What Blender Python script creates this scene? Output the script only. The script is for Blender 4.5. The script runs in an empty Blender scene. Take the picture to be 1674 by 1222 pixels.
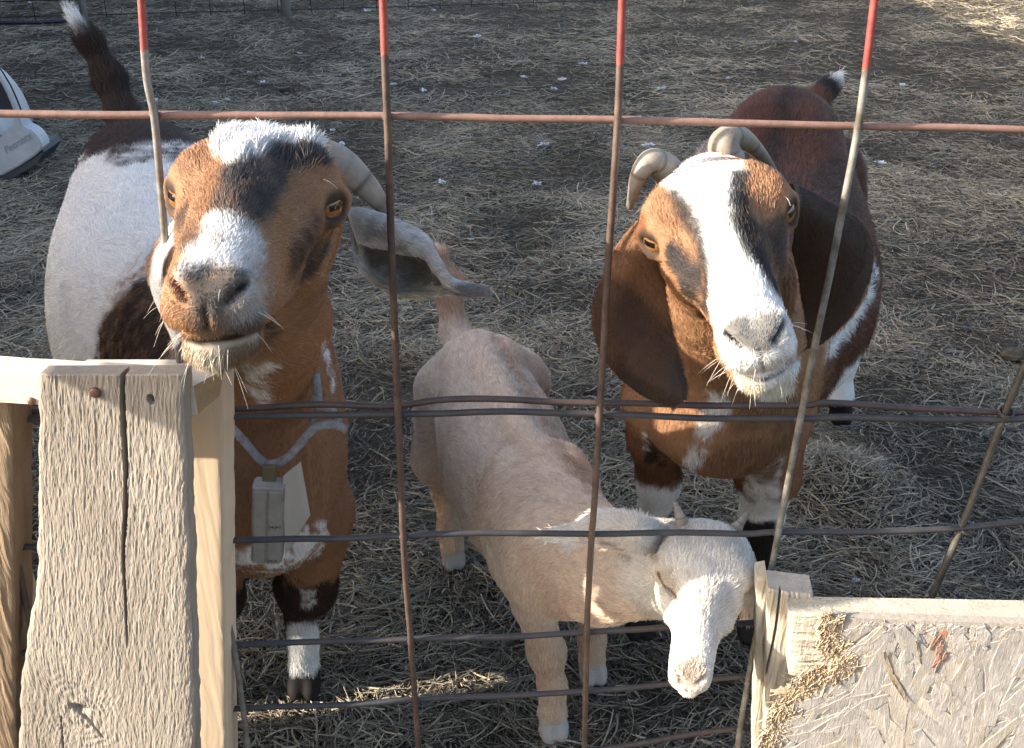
import bpy, bmesh, math, random, os
import numpy as np
from mathutils import Vector, Matrix
from mathutils.bvhtree import BVHTree
from mathutils.kdtree import KDTree
R = math.radians
SC = bpy.context.scene
COL = SC.collection
rng = np.random.default_rng(7)
random.seed(7)
FURQ = 1.0

# ------------------------------------------------------------------ camera, sky, sun, exposure
CAM_H, PITCH, FPX, IW, IH = 1.45, R(27.2), 1700.0, 1674.0, 1222.0
cam = bpy.data.cameras.new('camera')
cam.sensor_width = 36.0
cam.lens = 36.0 * FPX / IW
cam.clip_start, cam.clip_end = 0.02, 2000
camo = bpy.data.objects.new('camera', cam)
COL.objects.link(camo)
camo.location = (0, 0, CAM_H)
camo.rotation_euler = (R(90) - PITCH, 0, 0)
SC.camera = camo

SUN_A, SUN_E = R(11.5), R(24)          # horizontal angle off the fence line (camera side), elevation
TO_SUN = Vector((-math.cos(SUN_A) * math.cos(SUN_E), -math.sin(SUN_A) * math.cos(SUN_E), math.sin(SUN_E)))
world = bpy.data.worlds.new('World')
SC.world = world
world.use_nodes = True
_n = world.node_tree.nodes
_sky = _n.new('ShaderNodeTexSky')
_sky.sky_type = 'NISHITA'
_sky.sun_disc = False
_sky.sun_elevation = SUN_E
_sky.dust_density = 3.2
_sky.ozone_density = 0.6
_sky.sun_rotation = math.atan2(TO_SUN.x, TO_SUN.y) % (2 * math.pi)
world.node_tree.links.new(_sky.outputs[0], _n['Background'].inputs[0])
_n['Background'].inputs[1].default_value = 0.15
sun = bpy.data.lights.new('sun', 'SUN')
sun.energy = 5.0
sun.angle = R(0.53)
sun.color = (1.0, 0.90, 0.76)
suno = bpy.data.objects.new('sun', sun)
COL.objects.link(suno)
suno.rotation_euler = TO_SUN.to_track_quat('Z', 'Y').to_euler()
suno.location = (-4, -1, 4)
SC.view_settings.view_transform = 'Standard'
SC.view_settings.look = 'None'
SC.view_settings.gamma = 1.0
SC.view_settings.exposure = 1.56

# ------------------------------------------------------------------ camera geometry
CP, SP = math.cos(PITCH), math.sin(PITCH)
def ray(px, py):
    X = (px - IW / 2) / FPX
    D = (py - IH / 2) / FPX
    return np.array([X, CP - D * SP, -SP - D * CP])       # unit depth
ORG = np.array([0, 0, CAM_H])
def PY(px, py, y):                    # on the ray at forward distance y
    d = ray(px, py)
    return ORG + d * (y / d[1])
def PZ(px, py, z=0.0):                # on the ray at height z
    d = ray(px, py)
    return ORG + d * ((z - CAM_H) / d[2])
def PD(px, py, Z):                    # on the ray at optical depth Z
    return ORG + ray(px, py) * Z
def PP(px, py, y0, slope):            # on the vertical plane y = y0 + slope x
    d = ray(px, py)
    return ORG + d * (y0 / (d[1] - slope * d[0]))
FENCE_SLOPE = 0.05
def PF(px, py, off=0.0, y0=0.95):
    return PP(px, py, y0 + off, FENCE_SLOPE)
def unit(v):
    v = np.asarray(v, float)
    return v / max(np.linalg.norm(v), 1e-9)

# ------------------------------------------------------------------ numpy noise
def _hash(ix, iy, iz, seed):
    h = (ix.astype(np.int64) * 374761393 + iy.astype(np.int64) * 668265263 + iz.astype(np.int64) * 2147483647 + seed * 974634777) & 0x7fffffff
    h = ((h ^ (h >> 13)) * 1274126177) & 0x7fffffff
    return ((h ^ (h >> 16)) & 0xffff) / 65535.0
def vnoise(p, seed=0):
    p = np.asarray(p, float)
    i = np.floor(p).astype(np.int64)
    f = p - i
    f = f * f * (3 - 2 * f)
    out = 0
    for dx in (0, 1):
        wx = f[..., 0] if dx else 1 - f[..., 0]
        for dy in (0, 1):
            wy = f[..., 1] if dy else 1 - f[..., 1]
            for dz in (0, 1):
                wz = f[..., 2] if dz else 1 - f[..., 2]
                out = out + wx * wy * wz * _hash(i[..., 0] + dx, i[..., 1] + dy, i[..., 2] + dz, seed)
    return out
def fbm(p, o=4, seed=0):
    p = np.asarray(p, float)
    a, s, t = 0.5, 0, 0
    for k in range(o):
        s = s + a * vnoise(p * 2 ** k + k * 17.3, seed + k)
        t += a
        a *= 0.5
    return s / t
def sstep(a, b, x):
    t = np.clip((x - a) / (b - a), 0, 1)
    return t * t * (3 - 2 * t)

# ------------------------------------------------------------------ objects and tags
def tag(o, label=None, cat=None, group=None, kind=None):
    if label: o['label'] = label
    if cat: o['category'] = cat
    if group: o['group'] = group
    if kind: o['kind'] = kind
    return o
def empty(name, loc=(0, 0, 0)):
    o = bpy.data.objects.new(name, None)
    o.empty_display_size = 0.05
    COL.objects.link(o)
    o.location = loc
    return o
def link(name, data, parent=None):
    o = bpy.data.objects.new(name, data)
    COL.objects.link(o)
    if parent is not None:
        o.parent = parent
        if parent.parent is None:
            o.matrix_parent_inverse = Matrix.Translation(-parent.location)
    return o
def mesh_from(name, V, Fc, mat, parent=None, smooth=True, cols=None):
    me = bpy.data.meshes.new(name)
    V = np.asarray(V, np.float32)
    if isinstance(Fc, np.ndarray):
        n, k = Fc.shape
        me.vertices.add(len(V))
        me.vertices.foreach_set('co', V.ravel())
        me.loops.add(n * k)
        me.loops.foreach_set('vertex_index', Fc.astype(np.int32).ravel())
        me.polygons.add(n)
        me.polygons.foreach_set('loop_start', np.arange(0, n * k, k, dtype=np.int32))
        me.update(calc_edges=True)
    else:
        me.from_pydata(V.tolist(), [], [list(map(int, f)) for f in Fc])
    me.validate()
    if smooth:
        me.polygons.foreach_set('use_smooth', np.ones(len(me.polygons), bool))
    if cols is not None:
        at = me.color_attributes.new('coat', 'FLOAT_COLOR', 'POINT')
        c = np.ones((len(V), 4), np.float32)
        c[:, :3] = cols
        at.data.foreach_set('color', c.ravel())
    if mat: me.materials.append(mat)
    return link(name, me, parent)
def curves_from(name, pts, rad, cols, mat, parent=None):
    """pts (N,k,3), rad (N,k) or (k,), cols (N,3)"""
    N, k, _ = pts.shape
    cu = bpy.data.hair_curves.new(name)
    cu.add_curves([k] * N)
    cu.attributes['position'].data.foreach_set('vector', pts.astype(np.float32).ravel())
    ra = cu.attributes.get('radius') or cu.attributes.new('radius', 'FLOAT', 'POINT')
    ra.data.foreach_set('value', np.broadcast_to(rad, (N, k)).astype(np.float32).ravel())
    ca = cu.attributes.new('tint', 'FLOAT_COLOR', 'CURVE')
    c = np.ones((N, 4), np.float32)
    c[:, :3] = cols
    ca.data.foreach_set('color', c.ravel())
    cu.materials.append(mat)
    return link(name, cu, parent)

# ------------------------------------------------------------------ material helpers
def newmat(name, rough=0.6, base=(0.5, 0.5, 0.5), metal=0, spec=0.4):
    m = bpy.data.materials.new(name)
    m.use_nodes = True
    b = m.node_tree.nodes['Principled BSDF']
    b.inputs['Roughness'].default_value = rough
    b.inputs['Base Color'].default_value = (*base, 1)
    b.inputs['Metallic'].default_value = metal
    b.inputs['Specular IOR Level'].default_value = spec
    return m
class NT:
    def __init__(s, m):
        s.t = m.node_tree
        s.b = s.t.nodes['Principled BSDF']
    def n(s, typ, **kw):
        x = s.t.nodes.new('ShaderNode' + typ)
        for k, v in kw.items():
            if hasattr(x, k): setattr(x, k, v)
            else: x.inputs[k.replace('_', ' ')].default_value = v
        return x
    def l(s, a, b):
        s.t.links.new(a, b)
    def coord(s, kind='Object', scale=(1, 1, 1)):
        c = s.n('TexCoord')
        mp = s.n('Mapping')
        mp.inputs['Scale'].default_value = scale
        s.l(c.outputs[kind], mp.inputs[0])
        return mp.outputs[0]
    def noise(s, vec, scale, detail=4, rough=0.6, dist=0):
        x = s.n('TexNoise')
        x.inputs['Scale'].default_value = scale
        x.inputs['Detail'].default_value = detail
        x.inputs['Roughness'].default_value = rough
        x.inputs['Distortion'].default_value = dist
        s.l(vec, x.inputs['Vector'])
        return x.outputs['Fac']
    def ramp(s, fac, stops):
        r = s.n('ValToRGB')
        while len(r.color_ramp.elements) < len(stops):
            r.color_ramp.elements.new(0.5)
        for e, (p, c) in zip(r.color_ramp.elements, stops):
            e.position = p
            e.color = (*c, 1) if len(c) == 3 else c
        s.l(fac, r.inputs[0])
        return r.outputs[0]
    def mix(s, fac, a, b, mode='MIX'):
        x = s.n('Mix', data_type='RGBA', blend_type=mode)
        for sock, v in ((x.inputs[0], fac), (x.inputs[6], a), (x.inputs[7], b)):
            if isinstance(v, (int, float)): sock.default_value = v
            elif isinstance(v, tuple): sock.default_value = (*v, 1) if len(v) == 3 else v
            else: s.l(v, sock)
        return x.outputs[2]
    def math(s, op, a, b=0.0):
        x = s.n('Math', operation=op)
        for sock, v in ((x.inputs[0], a), (x.inputs[1], b)):
            if isinstance(v, (int, float)): sock.default_value = v
            else: s.l(v, sock)
        return x.outputs[0]
    def bump(s, h, strength, dist):
        x = s.n('Bump')
        x.inputs['Strength'].default_value = strength
        x.inputs['Distance'].default_value = dist
        s.l(h, x.inputs['Height'])
        s.l(x.outputs[0], s.b.inputs['Normal'])
    def base(s, c):
        s.l(c, s.b.inputs['Base Color'])

def attr_mat(name, attr, rough=0.55, spec=0.25, sheen=0.0):
    m = newmat(name, rough, spec=spec)
    t = NT(m)
    a = t.n('Attribute', attribute_name=attr)
    t.base(a.outputs['Color'])
    return m
M_FUR = attr_mat('fur', 'tint', 0.5, 0.3)
M_SKIN = attr_mat('coat_skin', 'coat', 0.7, 0.15)
M_STRAW = attr_mat('straw', 'tint', 0.55, 0.35)

def wood_mat(name, c0, c1, c2, grain=(70, 70, 3.0), bump=0.4, dist=0.002, rough=0.75, ring=True):
    m = newmat(name, rough, spec=0.2)
    t = NT(m)
    v = t.coord('Object', grain)
    n1 = t.noise(v, 1.0, 6, 0.65, 0.6)
    v2 = t.coord('Object', tuple(g * 5 for g in grain))
    n2 = t.noise(v2, 1.0, 4, 0.7)
    v3 = t.coord('Object', (6, 6, 2))
    n3 = t.noise(v3, 1.0, 3, 0.5)
    col = t.ramp(n1, [(0.30, c0), (0.5, c1), (0.72, c2)])
    col = t.mix(t.math('MULTIPLY', n2, 0.35), col, c0)
    col = t.mix(0.55, col, t.ramp(n3, [(0.3, tuple(x * 0.72 for x in c1)), (0.7, tuple(min(1, x * 1.22) for x in c2))]), 'MIX')
    t.base(col)
    h = t.math('ADD', t.math('MULTIPLY', n1, 1.0), t.math('MULTIPLY', n2, 0.45))
    t.bump(h, bump, dist)
    return m
M_GREYWOOD = wood_mat('weathered_board', (0.135, 0.112, 0.088), (0.25, 0.215, 0.178), (0.345, 0.31, 0.268), (130, 130, 10), 0.75, 0.0022)
M_PALEWOOD = wood_mat('pale_rail', (0.38, 0.32, 0.235), (0.52, 0.46, 0.375), (0.62, 0.56, 0.47), (3, 60, 60), 0.5, 0.003)
M_NEWWOOD = wood_mat('fresh_lumber', (0.38, 0.27, 0.17), (0.50, 0.39, 0.275), (0.57, 0.46, 0.34), (55, 55, 1.6), 0.2, 0.001)
M_BROWNWOOD = wood_mat('brown_post', (0.09, 0.06, 0.038), (0.19, 0.135, 0.088), (0.28, 0.21, 0.145), (60, 60, 2.5), 0.8, 0.004)
M_POSTWOOD = wood_mat('grey_post', (0.26, 0.225, 0.175), (0.40, 0.36, 0.29), (0.52, 0.47, 0.39), (60, 60, 3), 0.7, 0.004)
M_ENDGRAIN = wood_mat('end_grain', (0.16, 0.10, 0.05), (0.27, 0.185, 0.105), (0.36, 0.26, 0.16), (50, 50, 50), 0.6, 0.003)

# ------------------------------------------------------------------ generic geometry
def catmull(P, n):
    P = np.asarray(P, float)
    if len(P) == 2:
        t = np.linspace(0, 1, n)[:, None]
        return P[0] * (1 - t) + P[1] * t
    Q = np.vstack([2 * P[0] - P[1], P, 2 * P[-1] - P[-2]])
    m = len(P) - 1
    out = []
    for u in np.linspace(0, m - 1e-9, n):
        i = int(u)
        t = u - i
        a, b, c, d = Q[i], Q[i + 1], Q[i + 2], Q[i + 3]
        out.append(0.5 * (2 * b + (c - a) * t + (2 * a - 5 * b + 4 * c - d) * t * t + (3 * b - a - 3 * c + d) * t ** 3))
    return np.array(out)
def frames(P):
    T = np.gradient(P, axis=0)
    T /= np.linalg.norm(T, axis=1)[:, None] + 1e-12
    up = np.array([0, 0, 1.0]) if abs(T[0][2]) < 0.9 else np.array([1.0, 0, 0])
    N = []
    n = unit(np.cross(np.cross(T[0], up), T[0]))
    for t in T:
        n = unit(n - t * np.dot(n, t))
        N.append(n)
    N = np.array(N)
    return T, N, np.cross(T, N)
def tube_arrays(P, rad, sides=8):
    P = np.asarray(P, float)
    n = len(P)
    rad = np.broadcast_to(rad, (n,))
    T, N, B = frames(P)
    a = np.linspace(0, 2 * np.pi, sides, endpoint=False)
    V = (P[:, None] + rad[:, None, None] * (np.cos(a)[None, :, None] * N[:, None] + np.sin(a)[None, :, None] * B[:, None])).reshape(-1, 3)
    Fc = []
    for i in range(n - 1):
        for j in range(sides):
            k = (j + 1) % sides
            Fc.append((i * sides + j, i * sides + k, (i + 1) * sides + k, (i + 1) * sides + j))
    Fc.append(tuple(range(sides))[::-1])
    Fc.append(tuple((n - 1) * sides + j for j in range(sides)))
    return V, Fc
def tube(name, P, rad, mat, parent=None, sides=8):
    V, Fc = tube_arrays(P, rad, sides)
    return mesh_from(name, V, Fc, mat, parent)
def box_bm(lo, hi, bev=0.002, jitter=0.0):
    bm = bmesh.new()
    bmesh.ops.create_cube(bm, size=1)
    lo, hi = np.array(lo), np.array(hi)
    for v in bm.verts:
        p = lo + (np.array(v.co) + 0.5) * (hi - lo)
        v.co = p + np.array([random.uniform(-jitter, jitter) for _ in range(3)])
    if bev:
        bmesh.ops.bevel(bm, geom=bm.edges[:], offset=bev, segments=2, profile=0.6, affect='EDGES')
    return bm
def bm_obj(name, bm, mat, parent=None, smooth=False):
    me = bpy.data.meshes.new(name)
    bm.to_mesh(me)
    bm.free()
    me.materials.append(mat)
    if smooth:
        me.polygons.foreach_set('use_smooth', np.ones(len(me.polygons), bool))
    return link(name, me, parent)
def box(name, lo, hi, mat, parent=None, bev=0.002, jitter=0.0):
    return bm_obj(name, box_bm(lo, hi, bev, jitter), mat, parent)
def join_arrays(parts):
    V, Fc, o = [], [], 0
    for v, f in parts:
        V.append(v)
        Fc += [tuple(i + o for i in q) for q in f]
        o += len(v)
    return np.vstack(V), Fc

# ------------------------------------------------------------------ ground
def ground_z(x, y):
    p = np.stack([x, y, np.zeros_like(x)], -1)
    z = (fbm(p * 1.3, 3, 11) - 0.5) * 0.05 + (fbm(p * 7, 3, 15) - 0.5) * 0.03
    m = PZ(1360, 770, 0.03)                         # trodden heap of litter beside the hind hoof
    r2 = ((x - m[0]) / 0.16) ** 2 + ((y - m[1]) / 0.13) ** 2
    z = z + 0.085 * np.exp(-r2 * 1.3)
    fade = 1 - sstep(14, 40, np.hypot(x, y))
    return z * fade - 0.012
def axis(lo, hi, far, step):
    core = np.arange(lo, hi, step)
    outs = [hi]
    d = step
    while outs[-1] < far:
        d *= 1.35
        outs.append(outs[-1] + d)
    ins = [lo]
    d = step
    while ins[-1] > -far:
        d *= 1.35
        ins.append(ins[-1] - d)
    return np.unique(np.concatenate([ins[::-1], core, outs]))
gx = axis(-3.5, 4.5, 400, 0.045)
gy = axis(0.0, 9.0, 400, 0.045)
GX, GY = np.meshgrid(gx, gy, indexing='ij')
GZ = ground_z(GX, GY)
gi = np.arange(GX.size).reshape(GX.shape)
gF = np.stack([gi[:-1, :-1], gi[1:, :-1], gi[1:, 1:], gi[:-1, 1:]], -1).reshape(-1, 4)
M_SOIL = newmat('trodden_litter', 0.9, spec=0.1)
t = NT(M_SOIL)
v = t.coord('Object')
c = t.ramp(t.noise(v, 2.2, 5, 0.6), [(0.3, (0.050, 0.041, 0.030)), (0.55, (0.105, 0.086, 0.061)), (0.75, (0.17, 0.142, 0.102))])
c2 = t.ramp(t.noise(v, 70, 5, 0.75, 1.5), [(0.35, (0.035, 0.028, 0.020)), (0.52, (0.115, 0.094, 0.066)), (0.7, (0.26, 0.22, 0.155))])
t.base(t.mix(0.6, c, c2))
t.bump(t.noise(v, 55, 6, 0.75, 1.2), 0.9, 0.02)
tag(mesh_from('ground', np.stack([GX, GY, GZ], -1).reshape(-1, 3), gF, M_SOIL), kind='structure')

def straw(name, n, ylo, yhi, lmin, lmax, rmin, rmax, lift, pale, margin=0.35, seed=1, where=None):
    g = np.random.default_rng(seed)
    u = g.random(n)
    y = ylo + (yhi - ylo) * u
    half = 0.56 * y + margin + 0.15
    x = (g.random(n) * 2 - 1) * half
    # stalks gather into matted clumps and leave trodden bare patches
    dens = fbm(np.stack([x * 2.6, y * 2.6, 0 * x], -1), 3, 21)
    keep = g.random(n) < np.clip((dens - 0.22) * 3.6, 0.45, 1)
    x, y, dens = x[keep], y[keep], dens[keep]
    n = len(x)
    L = lmin + (lmax - lmin) * g.random(n) ** 2.2
    mat_a = fbm(np.stack([x * 3.1, y * 3.1, 0 * x + 7], -1), 2, 23) * 9
    a = np.where(g.random(n) < 0.45, mat_a + g.normal(0, 0.45, n), g.random(n) * 2 * np.pi)
    tilt = (g.random(n) - 0.5) * 0.55
    bend = g.normal(0, 0.55, n)
    d = np.stack([np.cos(a) * np.cos(tilt), np.sin(a) * np.cos(tilt), np.sin(tilt)], -1)
    s = np.stack([-np.sin(a), np.cos(a), 0.3 * np.ones(n)], -1)
    c = np.stack([x, y, ground_z(x, y) + lift * (0.3 + dens) * g.random(n) ** 1.6 + 0.003], -1)
    T = np.linspace(-0.5, 0.5, 5)
    kink = np.where(g.random(n) < 0.25, g.normal(0, 0.5, n), 0)
    off = bend[:, None] * (T ** 2)[None] + kink[:, None] * np.maximum(T - 0.1, 0)[None]
    pts = c[:, None] + L[:, None, None] * (T[None, :, None] * d[:, None] + off[:, :, None] * s[:, None])
    pts[:, :, 2] = np.maximum(pts[:, :, 2], ground_z(pts[:, :, 0], pts[:, :, 1]) + 0.001)
    r = rmin + (rmax - rmin) * g.random(n) ** 2.5
    k = np.clip(dens * 1.2 - 0.36 + 0.95 * (g.random(n) - 0.5) + pale, 0, 1)
    dark = np.array([0.062, 0.050, 0.035])
    light = np.array([0.52, 0.44, 0.305])
    col = dark + (light - dark) * k[:, None]
    grey = col.mean(1, keepdims=True)
    col = col + (grey - col) * (0.45 * g.random((n, 1)) ** 2)
    tap = np.array([0.8, 1.0, 1.0, 0.95, 0.6])
    return curves_from(name, pts, r[:, None] * tap[None], col, M_STRAW)
Q = FURQ if FURQ < 1 else 1
tag(straw('straw_litter', int(125000 * Q), 0.9, 3.2, 0.012, 0.13, 0.0005, 0.0020, 0.022, 0.12, seed=1), 'pale chopped straw litter strewn round the goats near the fence', 'straw', kind='stuff')
tag(straw('straw_litter', int(120000 * Q), 3.2, 6.5, 0.02, 0.17, 0.0008, 0.0024, 0.020, 0.09, seed=2), 'thin grey straw litter over the middle of the pen', 'straw', kind='stuff')
tag(straw('straw_litter', int(120000 * Q), 6.5, 16, 0.03, 0.22, 0.0013, 0.0036, 0.022, 0.06, seed=3), 'trampled straw and dirt in front of the far fence', 'straw', kind='stuff')

# ------------------------------------------------------------------ barn out of frame on the left: it shades the pen
M_SIDING = wood_mat('barn_siding', (0.10, 0.035, 0.025), (0.20, 0.06, 0.04), (0.27, 0.10, 0.07), (30, 30, 2), 0.4, 0.004)
M_ROOF = newmat('metal_roof', 0.45, (0.35, 0.36, 0.37), 0.6)
barn = empty('barn', (-11, 5, 0))
tag(barn, 'long red timber barn with a grey metal roof, unseen, sized to shade the pen', 'barn')
def barn_build():
    c, dx = 1.60, math.tan(SUN_A)
    x1 = -6.2
    y0 = c + x1 * dx
    y1 = 13.0
    H = 4.43
    nb = 40
    for i in range(nb):
        a, b = y0 + (y1 - y0) * i / nb, y0 + (y1 - y0) * (i + 1) / nb - 0.012
        box('siding_board', (x1 - 0.03, a, 0), (x1, b, H), M_SIDING, barn, 0)
    box('wall', (x1 - 6, y0 + 0.01, 0), (x1 - 0.035, y1 - 0.02, H - 0.01), M_SIDING, barn, 0)
    V = [(x1 + 0.35, y0, H), (x1 + 0.35, y1, H), (x1 - 6.3, y1, H), (x1 - 6.3, y0, H), (x1 - 3, y0, H + 1.3), (x1 - 3, y1, H + 1.3)]
    V += [(x, y, z + 0.06) for x, y, z in V]
    mesh_from('roof', V, [(0, 4, 5, 1), (4, 3, 2, 5), (6, 7, 11, 10), (10, 11, 8, 9), (0, 1, 7, 6), (3, 9, 8, 2), (0, 6, 10, 4), (4, 10, 9, 3), (1, 5, 11, 7), (5, 2, 8, 11), (0, 3, 4), (1, 5, 2)], M_ROOF, barn, False)
barn_build()

# ------------------------------------------------------------------ wire panel fence
def wire_mat(name, base, patch, k=0.5, redz=None, rough=0.55):
    m = newmat(name, rough, spec=0.5, metal=0.0)
    t = NT(m)
    v = t.coord('Object')
    col = t.ramp(t.noise(v, 45, 5, 0.7), [(k - 0.12, base), (k + 0.12, patch)])
    if redz is not None:
        g = t.n('NewGeometry')
        s = t.n('SeparateXYZ')
        t.l(g.outputs['Position'], s.inputs[0])
        zz = t.math('ADD', s.outputs[2], t.math('MULTIPLY', t.math('SUBTRACT', t.noise(v, 160, 3), 0.5), 0.012))
        f = t.math('GREATER_THAN', zz, redz)
        red = t.ramp(t.noise(v, 80, 4), [(0.3, (0.20, 0.032, 0.028)), (0.7, (0.30, 0.065, 0.052))])
        col = t.mix(f, col, red)
    t.base(col)
    t.bump(t.noise(v, 220, 4, 0.7), 0.5, 0.0008)
    return m
RUST = ((0.050, 0.031, 0.026), (0.10, 0.061, 0.047))
GALV = ((0.20, 0.197, 0.185), (0.12, 0.10, 0.08))
DARK = ((0.030, 0.026, 0.027), (0.06, 0.046, 0.042))
panel = empty('wire_panel', (0, 0.95, 0))
tag(panel, 'rusty welded stock panel with red painted wire tips across the pen front', 'fence panel')
panel2 = empty('wire_panel', (0.5, 0.97, 0))
tag(panel2, 'bent second stock panel of dark wire wired behind the first', 'fence panel')
def wire(name, pts, off, rad, mat, parent, n=None):
    P = np.array([PF(px, py, off) for px, py in pts])
    P = catmull(P, n or (len(pts) - 1) * 6 + 1)
    P = P + (vnoise(P * 14 + 3.1, 5)[:, None] - 0.5) * np.array([0.002, 0.002, 0.002])
    WIRES.append((name, catmull(P, 400), parent))
    return tube(name, P, rad, mat, parent, 10)
WIRES = []
def welds(parent):
    V = [w for w in WIRES if w[0] == 'upright_wire' and w[2] is parent]
    H = [w for w in WIRES if w[0] == 'cross_wire' and w[2] is parent]
    bm = bmesh.new()
    bmesh.ops.create_icosphere(bm, subdivisions=2, radius=1)
    P0 = np.array([v.co for v in bm.verts])
    nz = 0.75 + 0.5 * fbm(P0 * 1.7, 2, 3)
    for v, k in zip(bm.verts, nz): v.co = v.co * k
    me = bpy.data.meshes.new('weld')
    bm.to_mesh(me)
    bm.free()
    me.polygons.foreach_set('use_smooth', np.ones(len(me.polygons), bool))
    me.materials.append(MW_D)
    for _, A, _p in V:
        for _, B, _p in H:
            d = np.linalg.norm((A[:, None] - B[None])[..., [0, 2]], axis=2)
            i, j = np.unravel_index(d.argmin(), d.shape)
            if d[i, j] < 0.012:
                o = link('weld', me, parent)
                o.location = (A[i] + B[j]) / 2
                o.scale = (0.0052, 0.0050, 0.0046)
                o.rotation_euler = (i, j, i * j)
def red_at(px, py): return float(PF(px, py)[2])
wire('upright_wire', [(205, -240), (228, -40), (240, 120), (252, 190), (262, 300), (270, 400), (281, 500), (293, 590), (320, 750), (352, 920), (386, 1075), (404, 1222), (414, 1330), (424, 1520)], 0, 0.0036, wire_mat('wire_galvanised', *GALV, redz=red_at(236, 80)), panel)
wire('upright_wire', [(612, -240), (624, -40), (632, 190), (640, 400), (650, 640), (660, 900), (672, 1060), (685, 1240), (697, 1500)], 0, 0.0036, wire_mat('wire_rust', *RUST, redz=red_at(628, 88)), panel)
wire('upright_wire', [(1027, -240), (1018, -40), (1010, 190), (995, 420), (985, 600), (973, 800), (962, 960), (955, 1240), (950, 1500)], 0, 0.0036, wire_mat('wire_rust_pale', (0.060, 0.038, 0.030), (0.115, 0.074, 0.057), redz=red_at(1014, 103)), panel)
wire('upright_wire', [(1465, -240), (1435, -40), (1405, 195), (1370, 380), (1325, 600), (1290, 780), (1262, 925), (1240, 1020), (1224, 1110), (1205, 1230), (1185, 1500)], 0, 0.0038, wire_mat('wire_galvanised_pale', (0.20, 0.196, 0.18), (0.085, 0.07, 0.055), redz=red_at(1416, 112)), panel)
wire('upright_wire', [(-210, -240), (-160, 200), (-95, 560), (-20, 780), (22, 890), (50, 1020), (80, 1160), (110, 1400)], 0, 0.0036, wire_mat('wire_dark', *DARK), panel)
MW_TOP = wire_mat('wire_top', (0.24, 0.14, 0.11), (0.17, 0.095, 0.072))
MW_D = wire_mat('wire_black', *DARK)
MW_S = wire_mat('wire_steel', (0.030, 0.031, 0.036), (0.055, 0.045, 0.042))
wire('cross_wire', [(-420, 178), (-40, 184), (245, 187), (632, 190), (1010, 196), (1400, 205), (1720, 213), (2100, 222)], 0.0072, 0.0036, MW_TOP, panel)
wire('cross_wire', [(-300, 690), (0, 684), (370, 680), (640, 676), (800, 674), (980, 676), (1140, 682), (1310, 684), (1400, 682), (1640, 686), (1720, 680), (2000, 678)], 0.0072, 0.0036, MW_S, panel)
wire('cross_wire', [(-300, 900), (25, 893), (380, 882), (560, 881), (650, 876), (760, 870), (960, 873), (1100, 870), (1220, 872), (1270, 869), (1400, 868), (1560, 864), (1720, 850), (2000, 838)], 0.0072, 0.0036, MW_S, panel)
wire('cross_wire', [(-300, 1075), (60, 1066), (385, 1053), (660, 1045), (830, 1040), (950, 1033), (1060, 1028), (1220, 1018), (1510, 997), (1720, 985), (2000, 975)], 0.0072, 0.0036, MW_S, panel)
wire('cross_wire', [(-300, 1180), (60, 1168), (390, 1158), (560, 1151), (680, 1143), (830, 1137), (950, 1130), (1080, 1120), (1220, 1105), (1700, 1070)], 0.0072, 0.0036, MW_S, panel)
wire('cross_wire', [(-300, 1280), (400, 1262), (800, 1242), (950, 1228), (1050, 1214), (1215, 1190), (1700, 1150)], 0.0072, 0.0036, MW_D, panel)
wire('cross_wire', [(-300, 672), (0, 671), (370, 668), (520, 661), (640, 663), (730, 652), (850, 655), (985, 658), (1140, 661), (1310, 663), (1350, 659), (1480, 665), (1650, 675), (1720, 674), (2000, 670)], 0.016, 0.0036, wire_mat('wire_brown', (0.042, 0.028, 0.026), (0.075, 0.048, 0.040)), panel2)
wire('upright_wire', [(1905, 60), (1800, 310), (1720, 500), (1690, 565), (1645, 668), (1600, 790), (1560, 890), (1515, 995), (1470, 1110), (1425, 1230), (1380, 1400)], 0.008, 0.0040, wire_mat('wire_olive', (0.075, 0.070, 0.058), (0.045, 0.038, 0.031)), panel2)
welds(panel)
welds(panel2)
def tie(px, py, parent):
    c = PF(px, py, 0.008)
    pts = []
    for i in range(22):
        a = i / 21 * 2 * math.pi * 2.2
        pts.append(c + np.array([math.cos(a) * 0.0075, math.sin(a) * 0.0085, 0.004 * (i / 21 - 0.5) + 0.002 * math.sin(a)]))
    tube('tie_wire', pts, 0.0011, MW_D, parent, 6)
tie(1645, 674, panel2)
tie(1580, 864, panel2)

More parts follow.
